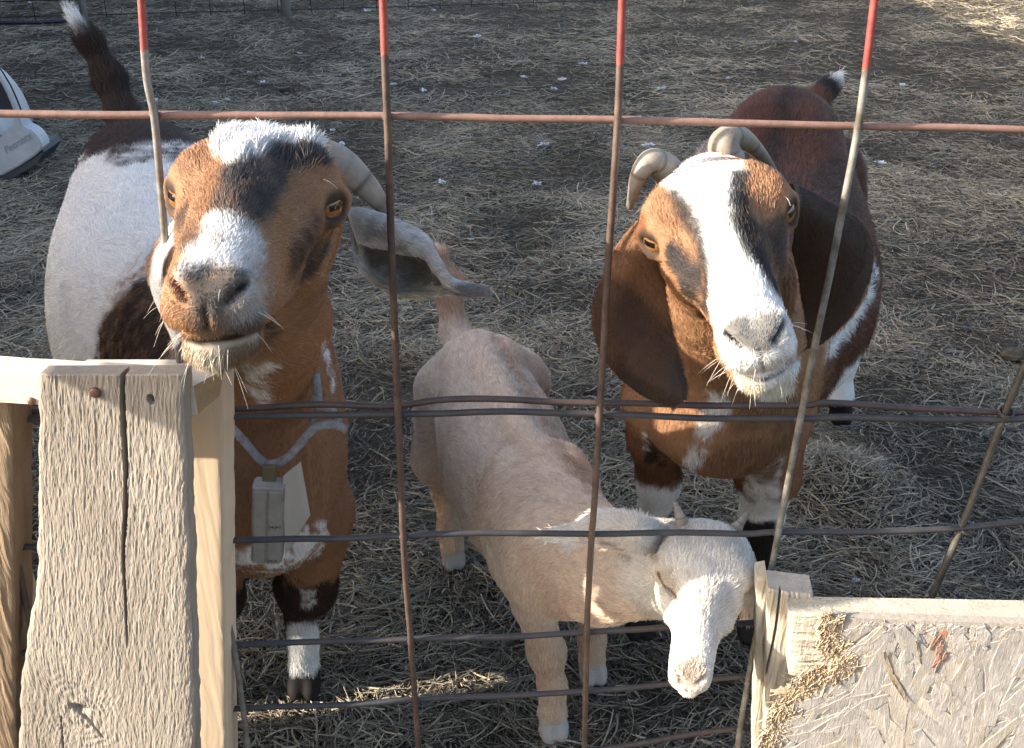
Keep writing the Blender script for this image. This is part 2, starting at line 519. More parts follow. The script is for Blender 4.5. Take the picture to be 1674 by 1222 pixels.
# ------------------------------------------------------------------ timber in front of the panel
def plank(name, eL, eR, y0, thick, mat, parent, nu=40, nv=120, relief=None, slope=FENCE_SLOPE, label=None, cols=None, wob=0.0):
    """front face between two pixel edges (top to bottom) on the plane y0; relief(u, v) in metres toward the viewer; closed slab"""
    L = np.array([PP(a, b, y0, slope) for a, b in eL]); Rr = np.array([PP(a, b, y0, slope) for a, b in eR])
    def res(P, n):
        d = np.concatenate([[0], np.cumsum(np.linalg.norm(np.diff(P, axis=0), axis=1))])
        tt = np.linspace(0, d[-1], n)
        return np.stack([np.interp(tt, d, P[:, k]) for k in range(3)], -1)
    Lc, Rc = res(L, nv), res(Rr, nv)
    if wob:
        zz = Lc[:, 2] * 60
        Lc = Lc + (fbm(np.stack([zz, zz * 0, zz * 0], -1), 3, 31) - 0.5)[:, None] * np.array([wob, 0, 0])
        Rc = Rc + (fbm(np.stack([zz, zz * 0 + 9, zz * 0], -1), 3, 32) - 0.5)[:, None] * np.array([wob, 0, 0])
    s = np.linspace(0, 1, nu)
    G = Lc[:, None] * (1 - s)[None, :, None] + Rc[:, None] * s[None, :, None]
    U = (G - G[:1, :1]) @ np.array([1.0, 0, 0])
    Vv = G[..., 2]
    edge = np.minimum(np.minimum(s, 1 - s) * np.linalg.norm(Rc[0] - Lc[0]), 1)
    h = np.zeros(U.shape)
    if relief is not None: h = relief(U, Vv)
    h = h - 0.003 * np.exp(-(edge / 0.0025))[None, :]
    h[0] -= 0.002
    nrm = np.array([slope, -1.0, 0]) / math.hypot(slope, 1)
    Fr = G + nrm * h[..., None]
    Bk = np.stack([G[:, 0], G[:, -1]], 1) - nrm * thick
    nF = nv * nu
    i = np.arange(nF).reshape(nv, nu)
    q = np.stack([i[:-1, :-1], i[1:, :-1], i[1:, 1:], i[:-1, 1:]], -1).reshape(-1, 4)
    j = nF + np.arange(nv * 2).reshape(nv, 2)
    q2 = np.stack([j[:-1, 1], j[1:, 1], j[1:, 0], j[:-1, 0]], -1)
    ql = np.stack([j[:-1, 0], j[1:, 0], i[1:, 0], i[:-1, 0]], -1)
    qr = np.stack([i[:-1, -1], i[1:, -1], j[1:, 1], j[:-1, 1]], -1)
    Fc = [tuple(a) for a in np.vstack([q, q2, ql, qr]).tolist()]
    Fc.append(tuple(i[0].tolist()) + (int(j[0, 1]), int(j[0, 0])))
    Fc.append(tuple(i[-1][::-1].tolist()) + (int(j[-1, 0]), int(j[-1, 1])))
    V = np.vstack([Fr.reshape(-1, 3), Bk.reshape(-1, 3)])
    o = mesh_from(name, V, Fc, mat, parent, smooth=False)
    if label: o['label'] = label
    return o
def grain(U, V, fu=260, fv=16, amp=0.0011, seed=0):
    p = np.stack([U * fu, V * fv, 0 * U], -1)
    w = (fbm(np.stack([U * 60, V * 30, 0 * U], -1), 2, seed + 5) - 0.5)[..., None] * np.array([1.6, 0, 0])
    a = fbm(p + w, 3, seed)
    b = fbm(np.stack([U * fu * 1.9, V * fv * 3.2, 0 * U + 4], -1) + w * 2, 2, seed + 2)
    return (a - 0.5) * 2.2 * amp + (b - 0.5) * 1.5 * amp
BS = -0.13
YB = 0.785          # left boards are turned a little toward the sun
fence_l = empty('board_fence', (-0.5, 0.9, 0))
tag(fence_l, 'weathered board fence section with a wide grey plank nailed to a pale rail', 'fence')
u0 = PP(62, 612, YB, BS)
uc = PP(201, 700, YB, BS)[0] - u0[0]
kn = PP(130, 1165, YB, BS)
_cl = np.array([PP(a, b, YB, BS) for a, b in ((180, 612), (178, 800), (174, 1000), (172, 1222), (170, 1500))])[::-1]
_cr = np.array([PP(a, b, YB, BS) for a, b in ((200, 612), (203, 760), (204, 900), (207, 1000), (210, 1222), (214, 1500))])[::-1]
def front_relief(U0, V):
    U = U0
    ku, kv = kn[0] - u0[0], kn[2]
    du, dv = U - ku, V - kv
    r = np.sqrt(du ** 2 + (dv * 0.75) ** 2)
    Uw = U + du * 0.9 * np.exp(-(r / 0.035) ** 2) + 0.012 * np.sign(du) * np.exp(-(r / 0.05) ** 2) * 0
    Uw = Uw - np.interp(V, _cl[:, 2], _cl[:, 0])
    h = grain(Uw, V, 520, 55, 0.00055, 3)
    h += 0.00025 * (np.abs(((Uw * 95 + fbm(np.stack([U * 6, V * 5, 0 * U], -1), 2, 8) * 3) % 1) - 0.5) - 0.25)
    # the long split from the top edge
    zt = u0[2]
    cx = np.interp(V, _cr[:, 2], _cr[:, 0]) - u0[0] + 0.0010 * np.sin(V * 22) + 0.0045 * (fbm(np.stack([V * 22, 0 * V, 0 * V], -1), 3, 6) - 0.5)
    wd = (0.0013 * sstep(0.27, 0.03, zt - V) + 0.0003) * (0.6 + 0.9 * fbm(np.stack([V * 60, 0 * V, 0 * V], -1), 2, 16))
    h -= 0.014 * (1 - sstep(wd, wd + 0.0012, np.abs(U - cx))) * sstep(0.33, 0.25, zt - V)
    # second shallow splits
    for c0, z0, z1 in ((0.025, 0.10, 0.42), (0.012, 0.22, 0.33), (0.060, 0.0, 0.5)):
        h -= 0.003 * np.exp(-((Uw - c0 - 0.002 * np.sin(V * 30)) / 0.0009) ** 2) * sstep(z0 - 0.02, z0 + 0.02, zt - V) * sstep(z1 + 0.02, z1 - 0.02, zt - V)
    # knot: cracked triangular block
    def seg(ax, ay, bx, by, w):
        A = PP(ax, ay, YB, BS); B = PP(bx, by, YB, BS)
        a = np.array([A[0] - u0[0], A[2]]); b = np.array([B[0] - u0[0], B[2]])
        ab = b - a
        t = np.clip(((U - a[0]) * ab[0] + (V - a[1]) * ab[1]) / (ab @ ab), 0, 1)
        d = np.hypot(U - a[0] - t * ab[0], V - a[1] - t * ab[1]) + (fbm(np.stack([U * 300, V * 300, 0 * U], -1), 2, 4) - 0.5) * 0.0015
        return np.exp(-(d / w) ** 2)
    wn = 0.35 + 1.5 * fbm(np.stack([U * 120, V * 120, 0 * U], -1), 3, 47)
    h -= wn * (0.004 * seg(99, 1172, 104, 1240, 0.0008) + 0.006 * seg(122, 1160, 146, 1180, 0.0016) + 0.004 * seg(146, 1180, 168, 1206, 0.0009))
    h -= 0.006 * np.exp(-((du / 0.010) ** 2 + ((dv - 0.006) / 0.006) ** 2) ** 2) * (0.3 + 1.4 * fbm(np.stack([U * 420, V * 420, 0 * U], -1), 3, 49))
    h += 0.00035 * np.sin(r * 800 + 9 * fbm(np.stack([U * 40, V * 40, 0 * U], -1), 2, 48)) * np.exp(-(r / 0.045) ** 2)
    h -= 0.0030 * np.exp(-(r / 0.028) ** 2) * (fbm(np.stack([U * 260, V * 120, 0 * U], -1), 3, 44) - 0.2)
    # nail hole
    nh = PP(246, 653, YB, BS)
    h -= 0.014 * np.exp(-(((U - nh[0] + u0[0]) / 0.0028) ** 2 + ((V - nh[2]) / 0.0042) ** 2) ** 2)
    return h
plank('board', [(62, 612), (61, 800), (59, 960), (46, 1020), (38, 1085), (32, 1120), (30, 1222), (28, 1500)], [(298, 612), (303, 780), (308, 900), (313, 1080), (318, 1222), (324, 1500)], YB, 0.019, M_GREYWOOD, fence_l, 200, 560, front_relief, BS, label='wide grey cracked plank with a broken knot', wob=0.004)
plank('upright', [(300, 598), (306, 780), (312, 960), (322, 1222), (330, 1500)], [(363, 598), (364, 780), (367, 960), (372, 1222), (378, 1500)], YB + 0.086, 0.033, M_NEWWOOD, fence_l, 24, 160, lambda U, V: grain(U, V, 160, 4, 0.00025, 12), BS, label='smooth yellowish upright batten', wob=0.002)
plank('post', [(-60, 640), (-60, 900), (-62, 1222), (-62, 1500)], [(17, 640), (20, 900), (24, 1222), (28, 1500)], YB + 0.05, 0.04, M_BROWNWOOD, fence_l, 40, 200, lambda U, V: grain(U, V, 130, 4, 0.0016, 14), BS, label='rough brown furrowed post', wob=0.004)
def rail_bm():
    yf = YB + 0.0205
    a = PP(-420, 612, yf, BS); b = PP(313, 612, yf, BS); c = PP(313, 682, yf, BS)
    zt, zb = (a[2] + b[2]) / 2, c[2]
    d = 0.037
    br = PP(366, 600, yf + d, BS)
    n = 90
    parts = []
    pr = [(0.0, zb), (0.0, zt), (d, zt), (d, zb)]
    V = []
    for i in range(n):
        t = i / (n - 1)
        for (dy, z) in pr:
            xr = b[0] + (br[0] - b[0]) * (dy / d) * (1.0 if z == zt else 0.55)
            x = a[0] + (xr - a[0]) * t
            V.append((x, yf + dy + BS * x + 0.0006 * math.sin(x * 60), z + 0.0022 * (float(vnoise(np.array([x * 34.0, dy * 50, z * 9]), 3)) - 0.5) + 0.004 * t))
    Fc = []
    for i in range(n - 1):
        for k in range(4):
            m = (k + 1) % 4
            Fc.append((i * 4 + k, i * 4 + m, (i + 1) * 4 + m, (i + 1) * 4 + k))
    Fc.append((0, 1, 2, 3))
    end = (n - 1) * 4
    me = mesh_from('rail', V, Fc + [(end + 3, end + 2, end + 1, end)], M_PALEWOOD, fence_l, smooth=False)
    me.data.materials.append(M_ENDGRAIN)
    me.data.polygons[len(me.data.polygons) - 1].material_index = 1
    me['label'] = 'sun bleached splintered top rail'
    return zt, zb, br
RZT, RZB, RBR = rail_bm()
def batten():
    a = PP(140, 591, 0.935, 0); b = PP(345, 590, 0.935, 0)
    box('batten', (a[0], 0.912, a[2] - 0.03), (b[0], 0.940, a[2]), M_PALEWOOD, fence_l, 0.002, 0.001)
batten()
M_NAIL = newmat('rusty_nail', 0.6, (0.16, 0.09, 0.06), 0.4)
def nail(px, py, y0, r, parent, name='nail_head', sl=BS):
    c = PP(px, py, y0, sl)
    P = [c + [0, 0.01, 0], c, c + [0, -0.0012, 0]]
    V, Fc = [], []
    sd = 14
    for k, (dy, rr) in enumerate(((0.008, r * .5), (-0.0005, r), (-0.0022, r * 0.92), (-0.0030, r * 0.45))):
        for j in range(sd):
            a = j / sd * 2 * math.pi
            V.append(c + np.array([math.cos(a) * rr, dy, math.sin(a) * rr]))
    for k in range(3):
        for j in range(sd):
            Fc.append((k * sd + j, k * sd + (j + 1) % sd, (k + 1) * sd + (j + 1) % sd, (k + 1) * sd + j))
    Fc.append(tuple(3 * sd + j for j in range(sd)))
    return mesh_from(name, V, Fc, M_NAIL, parent)
nail(156, 641, YB - 0.001, 0.0054, fence_l)
nail(52, 655, YB + 0.0195, 0.004, fence_l)

RS = -0.12
# ---- strand board section on the right
fence_r = empty('board_fence', (0.45, 0.86, 0))
tag(fence_r, 'low fence section of peeling strand board on grey timber framing', 'fence')
plank('upright', [(1237, 946), (1236, 1080), (1231, 1222), (1228, 1500)], [(1254, 943), (1252, 1080), (1247, 1222), (1243, 1500)], 0.955, 0.030, M_POSTWOOD, fence_r, 20, 120, lambda U, V: grain(U, V, 240, 10, 0.0013, 22), RS, wob=0.003)
def post_r():
    y0 = 0.928
    tl, tr = PP(1257, 964, y0, RS), PP(1330, 974, y0, RS)
    z = tl[2]
    bl, br = PP(1250, 1500, y0, RS), PP(1322, 1500, y0, RS)
    o = plank('post', [(1257, 964), (1254, 1060), (1250, 1222), (1246, 1500)], [(1330, 973), (1327, 1060), (1323, 1222), (1318, 1500)], y0, 0.035, M_POSTWOOD, fence_r, 60, 160,
              lambda U, V: grain(U, V, 220, 10, 0.0014, 25) - 0.010 * np.exp(-((U - 0.0125 - 0.0012 * np.sin(V * 30)) / 0.0011) ** 2), RS, wob=0.003)
post_r()
plank('rail', [(1290, 1002), (1290, 1104)], [(1900, 1014), (1900, 1118)], 0.902, 0.028, M_POSTWOOD, fence_r, 260, 50, lambda U, V: grain(V * 3, U * 3, 80, 6, 0.0014, 29) - 0.005 * np.exp(-((V - PP(1310, 1082, 0.902, RS)[2] + 0.001 * np.sin(U * 90)) / 0.0011) ** 2) * sstep(0.05, 0.03, U), RS, wob=0.002)
M_OSB = attr_mat('strand_board', 'coat', 0.8, 0.15)
_t = NT(M_OSB)
_v = _t.coord('Object', (1, 1, 0.16))
_a = [n for n in _t.t.nodes if n.type == 'ATTRIBUTE'][0]
_g = _t.ramp(_t.noise(_v, 260, 5, 0.7, 1.0), [(0.3, (0.70, 0.68, 0.66)), (0.7, (1.12, 1.12, 1.12))])
_t.base(_t.mix(1.0, _a.outputs['Color'], _g, 'MULTIPLY'))
_t.bump(_t.noise(_v, 300, 5, 0.75, 1.2), 0.6, 0.002)
OSB_Y = 0.886
def osb():
    out = [(1352, 1009), (1349, 1030), (1352, 1052), (1372, 1062), (1384, 1082), (1368, 1094), (1340, 1100), (1322, 1112), (1302, 1122), (1286, 1142), (1270, 1165), (1262, 1195), (1246, 1222), (1232, 1300), (1225, 1500), (1950, 1500), (1950, 1030)]
    P = [PP(a, b, OSB_Y, RS) for a, b in out]
    n = len(P)
    V = P + [p + [0, 0.011, 0] for p in P]
    Fc = [tuple(range(n))[::-1], tuple(range(n, 2 * n))] + [(i, (i + 1) % n, (i + 1) % n + n, i + n) for i in range(n)]
    sheet = mesh_from('strand_board', V, Fc, M_OSB, fence_r, False, np.tile([0.33, 0.30, 0.265], (2 * n, 1)))
    poly = np.array(out, float)
    def inside(x, y):
        c = False
        j = n - 1
        for i in range(n):
            if (poly[i, 1] > y) != (poly[j, 1] > y) and x < (poly[j, 0] - poly[i, 0]) * (y - poly[i, 1]) / (poly[j, 1] - poly[i, 1]) + poly[i, 0]: c = not c
            j = i
        return c
    g = np.random.default_rng(5)
    def flake(px, py, L, W, ang, lift, curl, segs=5, skew=0.0):
        c = PP(px, py, OSB_Y, RS)
        d = np.array([math.cos(ang), RS * math.cos(ang), math.sin(ang)])
        s = np.array([-math.sin(ang), -RS * math.sin(ang), math.cos(ang)])
        V = []
        for i in range(segs + 1):
            t = i / segs - 0.5
            w = W * (0.5 - 0.22 * abs(t) * 2 + 0.10 * (g.random() - 0.5))
            y = -lift - curl * t * 2 * abs(t) - 0.0006 * g.random()
            m = c + d * (L * t) + s * (skew * L * t * t) + [0, y, 0]
            V += [m - s * w + [0, 0.0004, 0], m + s * w + [0, -0.0007 * g.random(), 0]]
        Fc = [(2 * i, 2 * i + 1, 2 * i + 3, 2 * i + 2) for i in range(segs)]
        m = len(V)
        V = V + [v + [0, 0.0011, 0] for v in V]
        Fc = [f[::-1] for f in Fc] + [tuple(k + m for k in f) for f in Fc]
        ring = [2 * i for i in range(segs + 1)] + [2 * i + 1 for i in range(segs, -1, -1)]
        Fc += [(ring[k], ring[(k + 1) % len(ring)], ring[(k + 1) % len(ring)] + m, ring[k] + m) for k in range(len(ring))]
        return np.array(V), Fc
    def colour(tan):
        k = g.random()
        c = np.array([0.345, 0.325, 0.305]) * (0.88 + 0.24 * k)
        if g.random() < 0.25: c = np.array([0.37, 0.335, 0.29]) * (0.88 + 0.24 * k)
        if tan: c = np.array([0.52, 0.415, 0.29]) * (0.75 + 0.4 * g.random())
        return c
    joined, jc = [], []
    big = 0
    tries = 0
    made = 0
    while made < 780 and tries < 12000:
        tries += 1
        px, py = g.uniform(1235, 1945), g.uniform(1012, 1330)
        if not inside(px, py): continue
        edge = min(math.hypot(px - a, py - b) for a, b in out[:13])
        near_top = py < 1026 + (px - 1352) * 0.02
        ang = math.radians(90 + 38 * math.sin(px * 0.013 + py * 0.006) - 12 + g.normal(0, 17))
        L, W = g.uniform(0.03, 0.12), g.uniform(0.004, 0.020)
        tan = edge < 24 and g.random() < 0.75
        if tan:
            ang = g.uniform(0, 6.28); L *= 0.55; W *= 0.5
        if near_top: L *= 0.2; W *= 0.6
        room = 2 * max(py - 1013 - (px - 1352) * 0.030, 1) / 1500
        L = min(L, room / max(abs(math.sin(ang)), 0.15))
        W = min(W, room)
        if not tan: L = min(L, 2 * edge / 1500 + 0.010)
        v, f = flake(px, py, L, W, ang, 0.0003 + 0.0018 * made / 780, g.normal(0, 0.0006), 7, skew=g.normal(0, 0.12))
        col = colour(tan)
        if abs(px - 1538 + (py - 1055) * 0.3) < 7 and 1035 < py < 1110 and L < 0.05: col = np.array([0.42, 0.20, 0.13])
        made += 1
        if L * W > 0.0006 and big < 200 and px < 1690 and py < 1222:
            big += 1
            mesh_from('wood_strand', v, f, M_OSB, sheet, False, np.tile(col, (len(v), 1)))
        else:
            joined.append((v, f)); jc.append(np.tile(col, (len(v), 1)))
    for k in range(9):
        v, f = flake(1534 + g.normal(0, 5), 1042 + k * 5.5, g.uniform(0.012, 0.022), g.uniform(0.002, 0.005), 1.35 + g.normal(0, 0.15), 0.0036, 0.0004)
        joined.append((v, f)); jc.append(np.tile(np.array([0.30, 0.185, 0.145]) * g.uniform(0.8, 1.2), (len(v), 1)))
    for px, py, L_, W_, an, li, cu in ((1452, 1088, 0.050, 0.005, 1.95, 0.0035, 0.0025), (1470, 1120, 0.040, 0.004, 2.1, 0.004, -0.002), (1500, 1062, 0.034, 0.003, 1.9, 0.0035, 0.002)):
        v, f = flake(px, py, L_, W_, an, li, cu, 7)
        mesh_from('wood_strand', v, f, M_OSB, sheet, False, np.tile(np.array([0.33, 0.265, 0.185]) * g.uniform(0.8, 1.15), (len(v), 1)))
    # frayed tan fibres along the torn corner
    for k in range(2300):
        i = g.integers(0, 12)
        t = g.random()
        px = out[i][0] * (1 - t) + out[i + 1][0] * t + g.normal(5, 9)
        py = out[i][1] * (1 - t) + out[i + 1][1] * t + g.normal(2, 8)
        v, f = flake(px, py, g.uniform(0.004, 0.018), g.uniform(0.0002, 0.0009), g.normal(1.5, 0.7), g.uniform(-0.001, 0.0025), g.normal(0, 0.0018), 3)
        joined.append((v, f)); jc.append(np.tile(colour(True), (len(v), 1)))
    V, Fc = join_arrays(joined)
    o = mesh_from('wood_fibre', V, Fc, M_OSB, sheet, False, np.vstack(jc))
    o['kind'] = 'stuff'
osb()
M_SCREW = newmat('steel_screw', 0.35, (0.30, 0.30, 0.32), 0.8)
sc_ = nail(1333, 1054, 0.898, 0.0040, fence_r, 'screw', RS)
sc_.data.materials[0] = M_SCREW
c_ = PP(1333, 1054, 0.898, RS)
for dx, dz in ((0.0026, 0.0005), (0.0005, 0.0026)):
    box('screw_slot', c_ + [-dx, -0.0038, -dz], c_ + [dx, -0.0025, dz], M_NAIL, fence_r, 0)

# ---- unseen beam and gate added off the left edge to shade the kid
gp = empty('shade_beam', (-1.0, 1.2, 0))
tag(gp, 'grey timber beam on a square post, unseen, added to shade the kid', 'rail')
box('post', (-1.05, 1.20, 0), (-0.95, 1.30, 1.295), M_POSTWOOD, gp, 0.004)
box('beam', (-1.05, 0.61, 1.30), (-0.95, 1.32, 1.375), M_POSTWOOD, gp, 0.004)
screen = empty('shade_boards', (-1.3, 0.93, 0))
tag(screen, 'tall gate of upright grey boards, unseen, added to shade the kid', 'screen')
for i in range(11):
    x1 = -0.565 - i * 0.13
    w = 0.120 if i % 3 else 0.112
    box('board', (x1 - w, 0.965, 0.06), (x1, 0.985, 1.25 + 0.02 * ((i * 7) % 3)), M_POSTWOOD, screen, 0.002, 0.0015)
for z in (0.25, 1.08):
    box('rail', (-1.99, 0.987, z), (-0.60, 1.015, z + 0.085), M_POSTWOOD, screen, 0.003)

hr = empty('shade_slats', (-2.4, 0.97, 0))  # unseen slats added to shade the left goat's shoulder
tag(hr, 'tall unseen slats on two posts, added for shade beyond the upright board gate', 'shade slats')
for x in (-2.02, -2.95):
    box('post', (x - 0.09, 0.96, 0), (x, 1.05, 2.1), M_POSTWOOD, hr, 0.004)
for k in range(6):
    box('slat', (-3.02, 1.052, 1.16 + k * 0.155), (-2.0, 1.075, 1.16 + k * 0.155 + 0.148), M_POSTWOOD, hr, 0.002, 0.001)

# ------------------------------------------------------------------ implicit bodies
class Field:
    def __init__(s, lo, hi, flo, fhi, coarse, fine):
        s.ax = []
        for a in range(3):
            xs = [lo[a]]
            while xs[-1] < hi[a]:
                x = xs[-1]
                d = max(flo[a] - x, x - fhi[a], 0)
                xs.append(x + min(coarse, fine + d * 0.22))
            s.ax.append(np.array(xs, np.float32))
        s.n = [len(a) for a in s.ax]
        s.phi = np.full(s.n, 0.5, np.float32)
        s.pad = coarse * 2.5
    def _blk(s, lo, hi, k):
        sl = []
        for a in range(3):
            i = max(0, np.searchsorted(s.ax[a], lo[a] - k - s.pad) - 1)
            j = min(s.n[a], np.searchsorted(s.ax[a], hi[a] + k + s.pad) + 1)
            sl.append(slice(i, j))
        return tuple(sl), s.ax[0][sl[0]][:, None, None], s.ax[1][sl[1]][None, :, None], s.ax[2][sl[2]][None, None, :]
    def _put(s, sl, d, k, sub):
        a = s.phi[sl]
        d = d.astype(np.float32)
        if sub:
            h = np.clip(0.5 - 0.5 * (a + d) / k, 0, 1)
            s.phi[sl] = a * (1 - h) - d * h + k * h * (1 - h)
        else:
            h = np.clip(0.5 + 0.5 * (a - d) / k, 0, 1)
            s.phi[sl] = a * (1 - h) + d * h - k * h * (1 - h)
    def cone(s, a, b, ra, rb, k=0.03, sub=False):
        a, b = np.asarray(a, float), np.asarray(b, float)
        m = max(ra, rb)
        sl, X, Y, Z = s._blk(np.minimum(a, b) - m, np.maximum(a, b) + m, k)
        ab = b - a
        L2 = float(ab @ ab) + 1e-12
        t = np.clip(((X - a[0]) * ab[0] + (Y - a[1]) * ab[1] + (Z - a[2]) * ab[2]) / L2, 0, 1)
        d = np.sqrt((X - a[0] - t * ab[0]) ** 2 + (Y - a[1] - t * ab[1]) ** 2 + (Z - a[2] - t * ab[2]) ** 2) - (ra + (rb - ra) * t)
        s._put(sl, d, k, sub)
    def chain(s, P, r, k=0.03, sub=False):
        for i in range(len(P) - 1):
            s.cone(P[i], P[i + 1], r[i], r[i + 1], k, sub)
    def ell(s, c, rad, A=None, k=0.03, sub=False):
        """A: 3x3 rows = local axes"""
        c, rad = np.asarray(c, float), np.asarray(rad, float)
        A = np.eye(3) if A is None else np.asarray(A, float)
        ext = np.sqrt(((A * rad[:, None]) ** 2).sum(0))
        sl, X, Y, Z = s._blk(c - ext, c + ext, k)
        X, Y, Z = X - c[0], Y - c[1], Z - c[2]
        q = [(A[i, 0] * X + A[i, 1] * Y + A[i, 2] * Z) / rad[i] for i in range(3)]
        k0 = np.sqrt(q[0] ** 2 + q[1] ** 2 + q[2] ** 2)
        k1 = np.sqrt((q[0] / rad[0]) ** 2 + (q[1] / rad[1]) ** 2 + (q[2] / rad[2]) ** 2) + 1e-9
        s._put(sl, k0 * (k0 - 1) / k1, k, sub)
    def loft(s, o, r, u, f, st, k=0.03, n=2.2):
        """st rows: s, centre offset along r, top u, bottom u, half width"""
        st = np.asarray(st, float)
        tt = np.linspace(0, len(st) - 1, 160)
        fine = catmull(st, 160)
        S = np.maximum.accumulate(fine[:, 0])
        o = np.asarray(o, float)
        corners = []
        for row in st:
            for a in (-1, 1):
                for b in (row[2], row[3]):
                    corners.append(o + f * row[0] + r * (row[1] + a * row[4]) + u * b)
        corners = np.array(corners)
        sl, X, Y, Z = s._blk(corners.min(0) - 0.01, corners.max(0) + 0.01, k)
        X, Y, Z = X - o[0], Y - o[1], Z - o[2]
        la = r[0] * X + r[1] * Y + r[2] * Z
        lb = u[0] * X + u[1] * Y + u[2] * Z
        ls = f[0] * X + f[1] * Y + f[2] * Z
        sc = np.clip(ls, S[0], S[-1])
        ip = lambda j: np.interp(sc, S, fine[:, j])
        top, bot, w = ip(2), ip(3), ip(4)
        h = np.maximum((top - bot) * 0.5, 1e-3)
        w = np.maximum(w, 1e-3)
        q = ((np.abs(la - ip(1)) / w) ** n + (np.abs(lb - (top + bot) * 0.5) / h) ** n) ** (1 / n)
        d = (q - 1) * np.minimum(w, h)
        e = np.abs(ls - sc)
        d = np.where(e > 0, np.sqrt(np.maximum(d, 0) ** 2 + e ** 2), d)
        s._put(sl, d, k, False)
    def mesh(s):
        ph = s.phi
        ins = ph < 0
        c = np.zeros([m - 1 for m in s.n], np.uint8)
        for dx in (0, 1):
            for dy in (0, 1):
                for dz in (0, 1):
                    c += ins[dx:s.n[0] - 1 + dx, dy:s.n[1] - 1 + dy, dz:s.n[2] - 1 + dz]
        act = np.argwhere((c > 0) & (c < 8))
        ids = np.full(c.shape, -1, np.int32)
        ids[act[:, 0], act[:, 1], act[:, 2]] = np.arange(len(act))
        acc = np.zeros((len(act), 3))
        cnt = np.zeros(len(act))
        offs = [(x, y, z) for x in (0, 1) for y in (0, 1) for z in (0, 1)]
        val = {o: ph[act[:, 0] + o[0], act[:, 1] + o[1], act[:, 2] + o[2]].astype(float) for o in offs}
        pos = {o: np.stack([s.ax[a][act[:, a] + o[a]] for a in range(3)], -1).astype(float) for o in offs}
        for o in offs:
            for a in range(3):
                if o[a] == 0:
                    p = list(o)
                    p[a] = 1
                    p = tuple(p)
                    va, vb = val[o], val[p]
                    m = (va < 0) != (vb < 0)
                    t = np.where(m, va / np.where(m, va - vb, 1), 0)
                    acc += np.where(m[:, None], pos[o] + (pos[p] - pos[o]) * t[:, None], 0)
                    cnt += m
        V = acc / cnt[:, None]
        Fq = []
        for a in range(3):
            b, cc = (a + 1) % 3, (a + 2) % 3
            lo = [slice(1, m - 1) for m in s.n]
            lo[a] = slice(0, s.n[a] - 1)
            hi = list(lo)
            hi[a] = slice(1, s.n[a])
            A, B = ins[tuple(lo)], ins[tuple(hi)]
            E = np.argwhere(A != B)
            fl = A[E[:, 0], E[:, 1], E[:, 2]]
            E = E + np.array([0 if q == a else 1 for q in range(3)])
            def cell(db, dc):
                q = E.copy()
                q[:, b] += db
                q[:, cc] += dc
                return ids[q[:, 0], q[:, 1], q[:, 2]]
            quad = np.stack([cell(-1, -1), cell(0, -1), cell(0, 0), cell(-1, 0)], -1)
            quad[~fl] = quad[~fl][:, ::-1]
            Fq.append(quad)
        Fq = np.vstack(Fq)
        Fq = Fq[(Fq >= 0).all(1)]
        return V, Fq

def head_frame(eye_a, eye_b, Z, nose, L, du=-0.012):
    """animal's right eye pixel, left eye pixel, depth of the eye line, nose pixel, eye line to nose length -> o, r(left), u, f"""
    em = (PD(*eye_a, Z) + PD(*eye_b, Z)) / 2
    best = None
    for Zn in np.linspace(Z - L, Z + L, 401):
        d = abs(np.linalg.norm(PD(*nose, Zn) - em) - L)
        if Zn <= Z and (best is None or d < best[0]):
            best = (d, Zn)
    f = unit(PD(*nose, best[1]) - em)
    r = PD(*eye_b, Z) - PD(*eye_a, Z)
    r = unit(r - f * (r @ f))
    u = unit(np.cross(f, r))
    if u[2] < 0: u = -u
    a = math.atan2(du, L)                       # tilt so that the nose lies slightly below the eye axis
    f2 = f * math.cos(-a) + u * math.sin(-a)
    u2 = u * math.cos(-a) - f * math.sin(-a)
    return em, r, u2, f2

